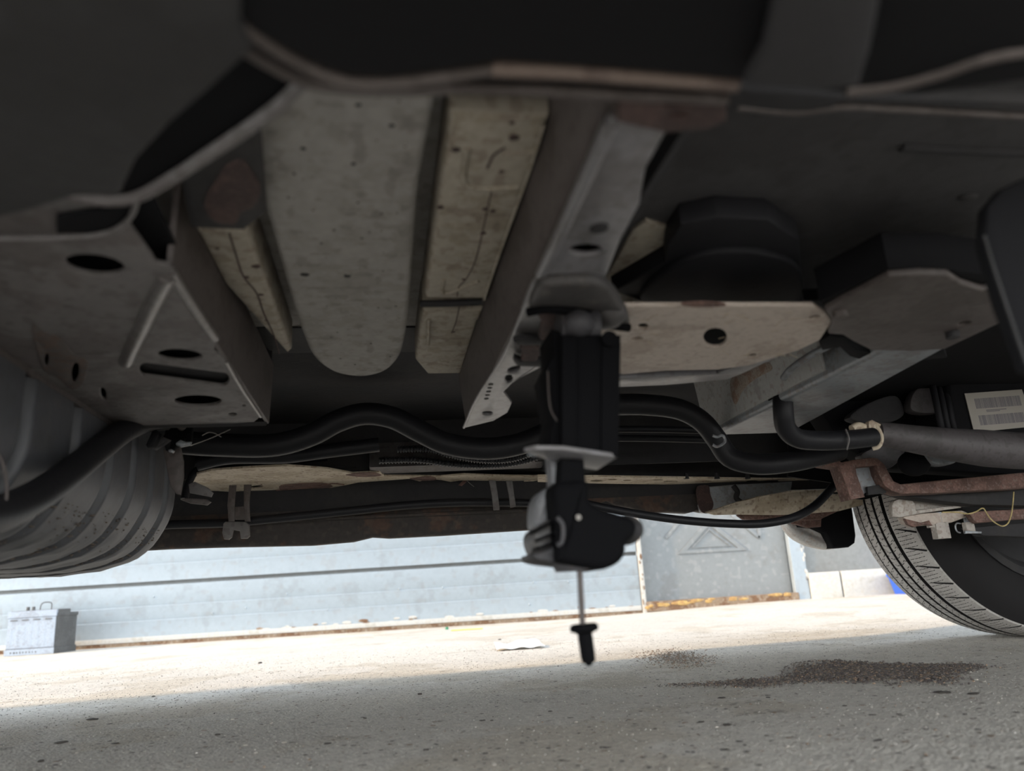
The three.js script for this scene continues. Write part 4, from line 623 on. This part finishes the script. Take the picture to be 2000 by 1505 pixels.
// ---- rear wheel
{
  const wh = group('wheel', car, 'dusty road tyre with four grooves, seen from its inner side');
  const R = 0.311, u0 = 1.318, wi = 1.392, wo = 1.592, wm = (wi + wo) / 2;
  const prof = [];                                       // (w, r) across the tyre from inner bead to outer bead
  const side = [[0.0, 0.205], [-0.008, 0.225], [-0.014, 0.25], [-0.008, 0.272], [0.003, 0.287], [0.012, 0.296]];
  side.forEach(([a, r]) => prof.push([wi + a, r]));
  const NT = 120; for (let i = 0; i <= NT; i++) { const s = i / NT * 2 - 1; prof.push([wm + s * (wo - wi) * 0.5 * 0.88, R - 0.012 * Math.pow(Math.abs(s), 3.2)]); }
  side.slice().reverse().forEach(([a, r]) => prof.push([wo - a, r]));
  // fine steps where the tread is in view (foot to mid height), coarse elsewhere
  const NF = 1500, NC = 300, NA = NF + NC, ang = (j) => j < NF ? -1.62 + j / NF * 2.1 : 0.48 + (j - NF) / NC * (2 * Math.PI - 2.1);
  const g = new THREE.BufferGeometry(), pos = [], idx = [], cut = [], n = prof.length, grooves = [-0.36, -0.02, 0.28, 0.64], gw = [0.05, 0.036, 0.036, 0.016];
  const fr = (x) => ((x % 1) + 1) % 1;
  for (let j = 0; j <= NA; j++) {
    const a = ang(j), turn = a / (2 * Math.PI);
    for (let i = 0; i < n; i++) {
      let [w, r] = prof[i], d = 0; const s = (w - wm) / ((wo - wi) * 0.5 * 0.88);
      if (Math.abs(s) <= 1.001) {
        grooves.forEach((c, k) => { if (Math.abs(s - c) < gw[k]) d = 0.008; });
        const rib = grooves.filter((c) => s > c).length;
        if (rib === 0) { const f = fr(turn * 48 + 0.5 * s * s), e = fr(turn * 240 + 0.5 * s); if (s < -0.5 && s > -0.985 && f < 0.03 + 0.05 * sstep(-0.5, -0.9, s)) d = Math.max(d, 0.004); else if (s < -0.46 && s > -0.9 && e < 0.07 && fr(s * 16) < 0.6) d = Math.max(d, 0.002); }
        else { const f = fr(turn * 130 + [0, 2.6, -3.2, 3.4, 1.2][rib] * s + 0.22 * (Math.floor(s * 12) % 2)); if (f < 0.035) d = Math.max(d, 0.003); }
        r -= d;
      }
      cut.push(d > 0.0015 ? 1 : 0);
      pos.push(u0 - r * Math.cos(a), R + r * Math.sin(a), -w);
    }
  }
  for (let j = 0; j < NA; j++) for (let i = 0; i < n - 1; i++) { const a = j * n + i, b = a + 1, c = a + n, d = c + 1; idx.push(a, c, b, b, c, d); }
  g.setAttribute('position', new THREE.Float32BufferAttribute(pos, 3)); g.setIndex(idx); g.computeVertexNormals();
  const uv = new Float32Array(pos.length / 3 * 2); for (let j = 0; j <= NA; j++) for (let i = 0; i < n; i++) { uv[(j * n + i) * 2] = j / NA * 1.95; uv[(j * n + i) * 2 + 1] = i / n * 0.3; }
  g.setAttribute('uv', new THREE.BufferAttribute(uv, 2));
  const strip = (name, i0, i1, mat, label, want) => { const q = []; for (let j = 0; j < NA; j++) for (let i = i0; i < i1; i++) { const a = j * n + i, b = a + 1, c = a + n, d = c + 1; for (const t of [[a, c, b], [b, c, d]]) if (want === undefined || (cut[t[0]] + cut[t[1]] + cut[t[2]] > 0) === want) q.push(...t); } const h = new THREE.BufferGeometry(); for (const k of ['position', 'normal', 'uv']) h.setAttribute(k, g.attributes[k]); h.setIndex(q); const m = new THREE.Mesh(mergeVertices(h.toNonIndexed(), 1e-6), mat); m.name = name; m.castShadow = m.receiveShadow = true; m.userData.label = label; wh.add(m); };
  strip('tread', side.length - 1, n - side.length, M.tyre, 'dusty grey tread blocks', false); strip('tread_groove', side.length - 1, n - side.length, M.sidewall, 'black rubber down in the grooves and fine cuts', true);
  strip('sidewall', 0, side.length - 1, M.sidewall, 'black inner sidewall'); strip('sidewall', n - side.length, n - 1, M.sidewall, 'black outer sidewall');
  mesh('rim', crease(new THREE.LatheGeometry([[0.03, 0.05], [0.1, 0.05], [0.17, 0.03], [0.19, 0.0], [0.207, -0.005], [0.207, 0.0], [0.19, 0.18], [0.03, 0.17]].map(([a, b]) => new THREE.Vector2(a, b)), 48), 0.5).rotateX(-Math.PI / 2).translate(u0, R, -wi), M.coat, wh);
}
{ // dry stalk caught on the arm
  const t = mesh('dry_stalk', tube([[1840, 1000], [1870, 1000], [1890, 1003], [1906, 999], [1920, 992], [1926, 1000], [1934, 1012], [1946, 1022], [1958, 1027], [1968, 1022], [1975, 1005], [1978, 985], [1980, 960]], 0.0011, { W: 1.15 }, 70, 6), std(worn([0.42, 0.33, 0.15], [0.3, 0.24, 0.1], [0.2, 0.16, 0.08], { tile: 0.05, s: 77 })), scene);
  t.rotation.y = PSI; tag(t, 'thin yellow dry stalk looped over the arm beside the tyre', 'stalk');
}

// ================================================================== THINGS ON THE GROUND
{ // old car battery by the garage door
  const z = -3.86, pl = wallAt(6, 1285, z).x, pr = wallAt(104, 1283, z).x, w = pr - pl, D = 0.19, hgt = 0.175;
  const b = tag(group('car_battery'), 'small grey car battery with a wire handle standing before the garage door', 'battery');
  b.position.set((pl + pr) / 2, 0, z - D / 2);
  const mB = std(worn([0.3, 0.35, 0.42], [0.25, 0.285, 0.335], [0.24, 0.23, 0.22], { tile: 0.25, s: 81, amount: 0.4, specks: 0.3 }), { roughness: 0.5 });  // paler colour of the front: daylight put into the paint
  const mD = std(worn([0.1, 0.1, 0.1], [0.08, 0.08, 0.08], [0.06, 0.06, 0.06], { tile: 0.25, s: 83 }), { roughness: 0.6 });  // darker case colour holds the shade of the battery's side
  const bx = (x0, x1, y0, y1, z0, z1, r = 0.003) => new RoundedBoxGeometry(x1 - x0, y1 - y0, z1 - z0, 2, r).translate((x0 + x1) / 2, (y0 + y1) / 2, (z0 + z1) / 2);
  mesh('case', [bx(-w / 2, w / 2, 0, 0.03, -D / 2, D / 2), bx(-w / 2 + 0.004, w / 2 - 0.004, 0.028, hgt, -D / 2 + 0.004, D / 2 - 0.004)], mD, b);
  mesh('front_face', [bx(-w / 2 + 0.001, w / 2 - 0.001, 0.001, 0.029, D / 2 - 0.004, D / 2 + 0.0015, 0.001), bx(-w / 2 + 0.005, w / 2 - 0.005, 0.032, hgt - 0.004, D / 2 - 0.008, D / 2 - 0.002, 0.001)], mB, b, 'bluish front face, its brightness painted in as a paler colour');
  for (let i = 0; i < 9; i++) mesh('print_mark', bx(-w / 2 + 0.03 + i * 0.015, -w / 2 + 0.03 + i * 0.015 + rr(0.005, 0.011), 0.01, 0.017, D / 2, D / 2 + 0.002, 0.0005), mD, b);
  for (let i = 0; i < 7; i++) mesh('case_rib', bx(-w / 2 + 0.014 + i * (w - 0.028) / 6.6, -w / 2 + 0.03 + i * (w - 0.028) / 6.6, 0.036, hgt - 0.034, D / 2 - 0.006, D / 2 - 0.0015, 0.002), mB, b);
  mesh('lid', [bx(-w / 2 + 0.001, w / 2 - 0.001, hgt - 0.004, hgt + 0.014, -D / 2 + 0.0, D / 2 - 0.001)], mD, b);
  mesh('lid_cover', [bx(-w / 2 + 0.006, w / 2 - 0.002, hgt + 0.012, hgt + 0.03, -D / 2 + 0.07, D / 2 - 0.012)], mD, b);
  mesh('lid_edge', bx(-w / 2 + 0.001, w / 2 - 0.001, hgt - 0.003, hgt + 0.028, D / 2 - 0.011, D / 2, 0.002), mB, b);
  for (let i = 0; i < 4; i++) mesh('vent_slot', bx(-w / 2 + 0.016 + i * 0.056, -w / 2 + 0.05 + i * 0.056, hgt - 0.016, hgt - 0.011, D / 2 - 0.0045, D / 2 + 0.0005, 0.001), mD, b);
  for (const x of [-0.035, -0.008]) mesh('terminal', crease(new THREE.CylinderGeometry(0.007, 0.008, 0.022, 14).translate(x, hgt + 0.036, D / 2 - 0.02), 0.5), mD, b);
  mesh('handle', capped(new THREE.CatmullRomCurve3([[-0.01, 0.03], [-0.006, 0.055], [0.004, 0.064], [0.03, 0.065], [0.044, 0.06], [0.047, 0.03]].map(([x, y]) => V(x, hgt + y, 0.02)), false, 'centripetal'), 0.0026, 40, 8), mD, b, 'thin dark wire handle');
}
{ // paper, sticker, blue tub
  const pW = new THREE.MeshStandardMaterial({ color: new THREE.Color(0.8, 0.79, 0.77), roughness: 0.8, side: THREE.DoubleSide });
  const P = [[976, 1269], [1004, 1262], [1040, 1258], [1052, 1264], [1020, 1271], [990, 1272]].map(([x, y]) => groundAt(x, y));
  const c = P.reduce((a, q) => a.add(q), V(0, 0, 0)).multiplyScalar(1 / P.length), g = new THREE.PlaneGeometry(0.13, 0.11, 16, 12).rotateX(-Math.PI / 2), a = g.attributes.position;
  for (let i = 0; i < a.count; i++) { const x = a.getX(i), z = a.getZ(i); a.setY(i, 0.003 + 0.016 * sstep(0.03, -0.05, z) * (0.75 + 0.25 * Math.sin(x * 55)) + 0.004 * Math.sin(x * 60 + z * 30) ** 2); }
  g.computeVertexNormals(); const m = mesh('paper_scrap', g, pW, scene); m.position.set(c.x, 0, c.z); m.rotation.y = 0.15; tag(m, 'crumpled white scrap of paper lying on the sunlit ground', 'paper');
  const q = groundAt(912, 1230), s = mesh('yellow_strip', new RoundedBoxGeometry(0.14, 0.004, 0.03, 1, 0.001).translate(0, 0.003, 0), new THREE.MeshStandardMaterial({ color: new THREE.Color(0.8, 0.68, 0.18), roughness: 0.6 }), scene);
  s.position.set(q.x, 0, q.z); tag(s, 'pale yellow plastic strip on the ground before the garage door', 'strip');
  const k = groundAt(873, 1229), gcap = mesh('green_cap', disc(V(0, 0.006, 0), 0.008, 0.012, 'y', 16, 0.007), new THREE.MeshStandardMaterial({ color: new THREE.Color(0.04, 0.22, 0.12), roughness: 0.5 }), scene);
  gcap.position.set(k.x, 0, k.z); tag(gcap, 'small dark green cap lying left of the yellow strip', 'cap');
  const t = tag(group('blue_crate'), 'bright blue plastic crate partly hidden behind the tyre', 'crate'), z = -4.0, x0 = wallAt(1737, 1150, z).x;
  t.position.set(x0 + 0.25, 0.02, z - 0.02);
  const mBl = new THREE.MeshStandardMaterial({ color: new THREE.Color(0.03, 0.12, 0.62), roughness: 0.4 });
  mesh('crate_body', crease(new THREE.CylinderGeometry(0.275, 0.25, 0.12, 4, 1).rotateY(Math.PI / 4).scale(1, 0.75, 0.5).translate(0, 0.05, 0), 0.4), mBl, t);
  mesh('crate_rim', new RoundedBoxGeometry(0.4, 0.016, 0.21, 2, 0.004).translate(0, 0.098, 0), mBl, t);
  for (const x of [-0.14, 0.14]) mesh('crate_foot', new RoundedBoxGeometry(0.06, 0.02, 0.15, 1, 0.003).translate(x, 0.005, 0), mBl, t);
}
{ // grit, pebbles, chips
  const stone = (s) => { const g = new THREE.IcosahedronGeometry(1, 1), p = g.attributes.position; for (let i = 0; i < p.count; i++) { const k = 0.72 + 0.5 * hash(Math.round(p.getX(i) * 50), Math.round(p.getY(i) * 50 + p.getZ(i) * 131), s); p.setXYZ(i, p.getX(i) * k, p.getY(i) * k * 0.75, p.getZ(i) * k); } g.computeVertexNormals(); return boxUV(g); };
  const shapes = [1, 2, 3, 4].map(stone);
  const gritMat = new THREE.MeshStandardMaterial({ color: 0xffffff, roughness: 0.9 });
  const tones = [[0.22, 0.205, 0.185], [0.28, 0.265, 0.24], [0.15, 0.13, 0.11], [0.1, 0.085, 0.08], [0.24, 0.17, 0.12], [0.6, 0.58, 0.54]];
  const scatter = (name, label, n, place, pick) => {
    const im = new THREE.InstancedMesh(shapes[0], gritMat, n), o = new THREE.Object3D(), col = new THREE.Color();
    for (let i = 0; i < n; i++) { const [x, z, s, t, , ] = place(i), fl = name === 'dirt_flecks' ? 0.14 : 1; o.position.set(x, s * 0.35 * fl, z); o.rotation.set(rr(-0.4, 0.4) * fl * fl, rr(0, 6.28), rr(-0.4, 0.4) * fl * fl); o.scale.set(s * rr(0.7, 1.4), s * fl * rr(0.6, 1), s * rr(0.7, 1.3)); o.updateMatrix(); im.setMatrixAt(i, o.matrix); const c = tones[t ?? pick()], k = rr(0.8, 1.15); im.setColorAt(i, col.setRGB(c[0] * k, c[1] * k, c[2] * k)); }
    im.name = numbered(name); im.castShadow = im.receiveShadow = true; im.userData.kind = 'stuff'; im.userData.label = label; scene.add(im); return im;
  };
  const any = () => { const r = rnd(); return r < 0.3 ? 0 : r < 0.5 ? 1 : r < 0.7 ? 2 : r < 0.83 ? 3 : r < 0.985 ? 4 : 5; };
  scatter('grit', 'fine loose grit and sand scattered over the ground', 30000, () => { const z = -(0.45 + 2.2 * Math.pow(rnd(), 1.3)), x = rr(-0.75, 0.75) * (-z) + 0.05; return [x, z, 0.00035 + 0.0009 * Math.pow(rnd(), 4), rnd() < 0.75 ? (rnd() < 0.5 ? 0 : 1) : undefined]; }, any);
  scatter('dirt_flecks', 'flat dark flecks of dirt trodden into the ground', 9000, () => { const z = -(0.5 + 1.9 * Math.pow(rnd(), 1.2)), x = rr(-0.75, 0.75) * (-z) + 0.05; return [x, z, 0.0006 + 0.0026 * Math.pow(rnd(), 4), [2, 3, 4, 2][Math.floor(rnd() * 4)], 0.16]; }, any);
  const pc = [[1300, 1338, 0.14], [1420, 1335, 0.3], [1470, 1333, 0.42], [1540, 1328, 0.3], [1600, 1318, 0.75], [1640, 1312, 1], [1680, 1308, 1], [1720, 1308, 1], [1760, 1312, 1], [1800, 1306, 0.7], [1850, 1303, 0.4], [1900, 1299, 0.3]].map(([x, y, k]) => [groundAt(x, y), k]);
  const pile = (i) => { const j = Math.min(pc.length - 2, Math.floor(rnd() * (pc.length - 1))), f = rnd(), [a, ka] = pc[j], [b, kb] = pc[j + 1], k = ka + (kb - ka) * f; const gz = (rnd() + rnd() + rnd() + rnd() - 2) * 0.12 * k; return [a.x + (b.x - a.x) * f + rr(-0.02, 0.02), a.z + (b.z - a.z) * f + gz, rr(0.0009, 0.0021) * (0.6 + 0.5 * k), rnd() < 0.68 ? 3 : rnd() < 0.5 ? 2 : 4, k]; };
  scatter('gravel_pile', 'dark streak of spilled gravel between the cable and the tyre', 10000, (i) => { let p; do p = pile(i); while (rnd() > p[4]); return p; }, any);
  const sp = [[1300, 1287], [1400, 1278], [1240, 1290]].map(([x, y]) => groundAt(x, y));
  scatter('gravel_pile', 'brown gravel at the edge of the shade', 1300, () => { const f = (rnd() + rnd() + rnd()) / 3, c = sp[2].clone().lerp(sp[1], f); return [c.x + rr(-0.03, 0.03), c.z + (rnd() + rnd() + rnd() - 1.5) * 0.2, rr(0.0007, 0.0017), rnd() < 0.4 ? 4 : rnd() < 0.5 ? 2 : 0]; }, any);
  // single chips and pebbles large enough to pick out
  const darkM = std(worn([0.05, 0.045, 0.04], [0.08, 0.065, 0.055], [0.03, 0.03, 0.03], { tile: 0.03, s: 87 }), { bumpScale: 0.0004 }), paleM = std(worn([0.5, 0.47, 0.42], [0.42, 0.38, 0.33], [0.3, 0.27, 0.24], { tile: 0.03, s: 89 }), { bumpScale: 0.0004 });
  const where = (x, y) => (y < 1300 ? 'on the sunlit ground' : y > 1420 ? 'on the grey ground in front' : 'on the shaded ground') + (x < 670 ? ' below the tank' : x < 1330 ? ' below the winch' : ' below the tyre');
  for (const [x, y, s, dark, flat] of [[820, 1356, 9, 1, 1], [713, 1403, 7, 1, 1], [832, 1465, 10, 1, 0.8], [966, 1493, 9, 0, 1], [790, 1425, 5, 1, 1], [942, 1407, 12, 1, 0.4], [960, 1407, 7, 1, 0.6], [1130, 1432, 6, 1, 0.8], [508, 1295, 7, 1, 1], [976, 1249, 6, 1, 0.8], [1075, 1389, 9, 1, 0.5], [1180, 1460, 18, 1, 0.3], [120, 1450, 20, 1, 0.35], [80, 1487, 10, 1, 0.8], [225, 1452, 12, 1, 0.4], [1455, 1455, 6, 1, 1], [1460, 1468, 14, 1, 0.4], [1415, 1464, 16, 1, 0.3], [1370, 1410, 12, 1, 0.5], [1420, 1416, 16, 1, 0.5], [1400, 1420, 7, 0, 1], [1500, 1362, 8, 1, 0.6], [1410, 1363, 14, 1, 0.4], [1715, 1446, 18, 1, 0.3], [1840, 1353, 26, 1, 0.35], [1900, 1355, 22, 1, 0.25], [1810, 1490, 8, 0, 1], [1537, 1458, 8, 0, 1], [1830, 1395, 7, 0, 1], [1907, 1328, 6, 0, 1], [1895, 1313, 6, 0, 1], [1922, 1331, 6, 0, 1], [1800, 1442, 6, 0, 1], [1880, 1438, 5, 0, 1], [1950, 1373, 5, 0, 1], [1670, 1322, 5, 0, 1], [454, 1405, 6, 0, 1], [530, 1412, 6, 0, 1], [500, 1470, 6, 0, 1], [555, 1450, 10, 0, 0.6], [150, 1470, 6, 0, 1], [480, 1455, 8, 0, 0.7], [1235, 1434, 6, 0, 1], [1125, 1410, 6, 0, 1], [1600, 1452, 5, 0, 1], [1650, 1378, 9, 1, 0.4], [180, 1405, 22, 1, 0.3], [425, 1435, 10, 1, 0.7], [640, 1452, 14, 1, 0.4], [300, 1360, 6, 1, 0.7], [1745, 1400, 6, 1, 0.6], [1885, 1395, 7, 1, 0.6]]) {
    const p = groundAt(x, y), k = s * p.distanceTo(camera.position) / 1520 * 0.44;
    const m = new THREE.Mesh(shapes[(x + y) % 4], dark ? darkM : paleM); m.name = numbered(dark ? 'dark_chip' : 'pale_pebble'); m.castShadow = m.receiveShadow = true;
    m.position.set(p.x, k * 0.25 * Math.min(1, flat + 0.1), p.z); m.scale.set(k * 1.15, k * flat * 0.8, k * (0.7 + 0.5 * rnd())); m.rotation.y = rr(-0.5, 0.5);
    tag(m, (dark ? (flat < 0.5 ? 'flat black chip ' : 'small black clod ') : 'small pale pebble ') + where(x, y), dark ? 'chip' : 'pebble', (dark ? (flat < 0.5 ? 'flat chips ' : 'clods ') : 'pebbles ') + where(x, y)); scene.add(m);
  }
}
{ // alike chips and pebbles: say which by their order from the left
  const sets = {}; scene.children.forEach((o) => { if (o.userData.group) (sets[o.userData.label] ||= []).push(o); });
  const nth = ['leftmost', 'second from left', 'third from left', 'fourth from left', 'fifth from left', 'sixth from left', 'seventh from left', 'eighth from left', 'ninth from left', 'tenth from left'];
  for (const [label, list] of Object.entries(sets)) if (list.length > 1) { list.sort((a, b) => a.position.clone().project(camera).x - b.position.clone().project(camera).x); list.forEach((o, i) => { o.userData.label = label + ', ' + (i === list.length - 1 ? 'rightmost' : nth[i] || 'middle'); }); }
}
renderer.render(scene, camera);
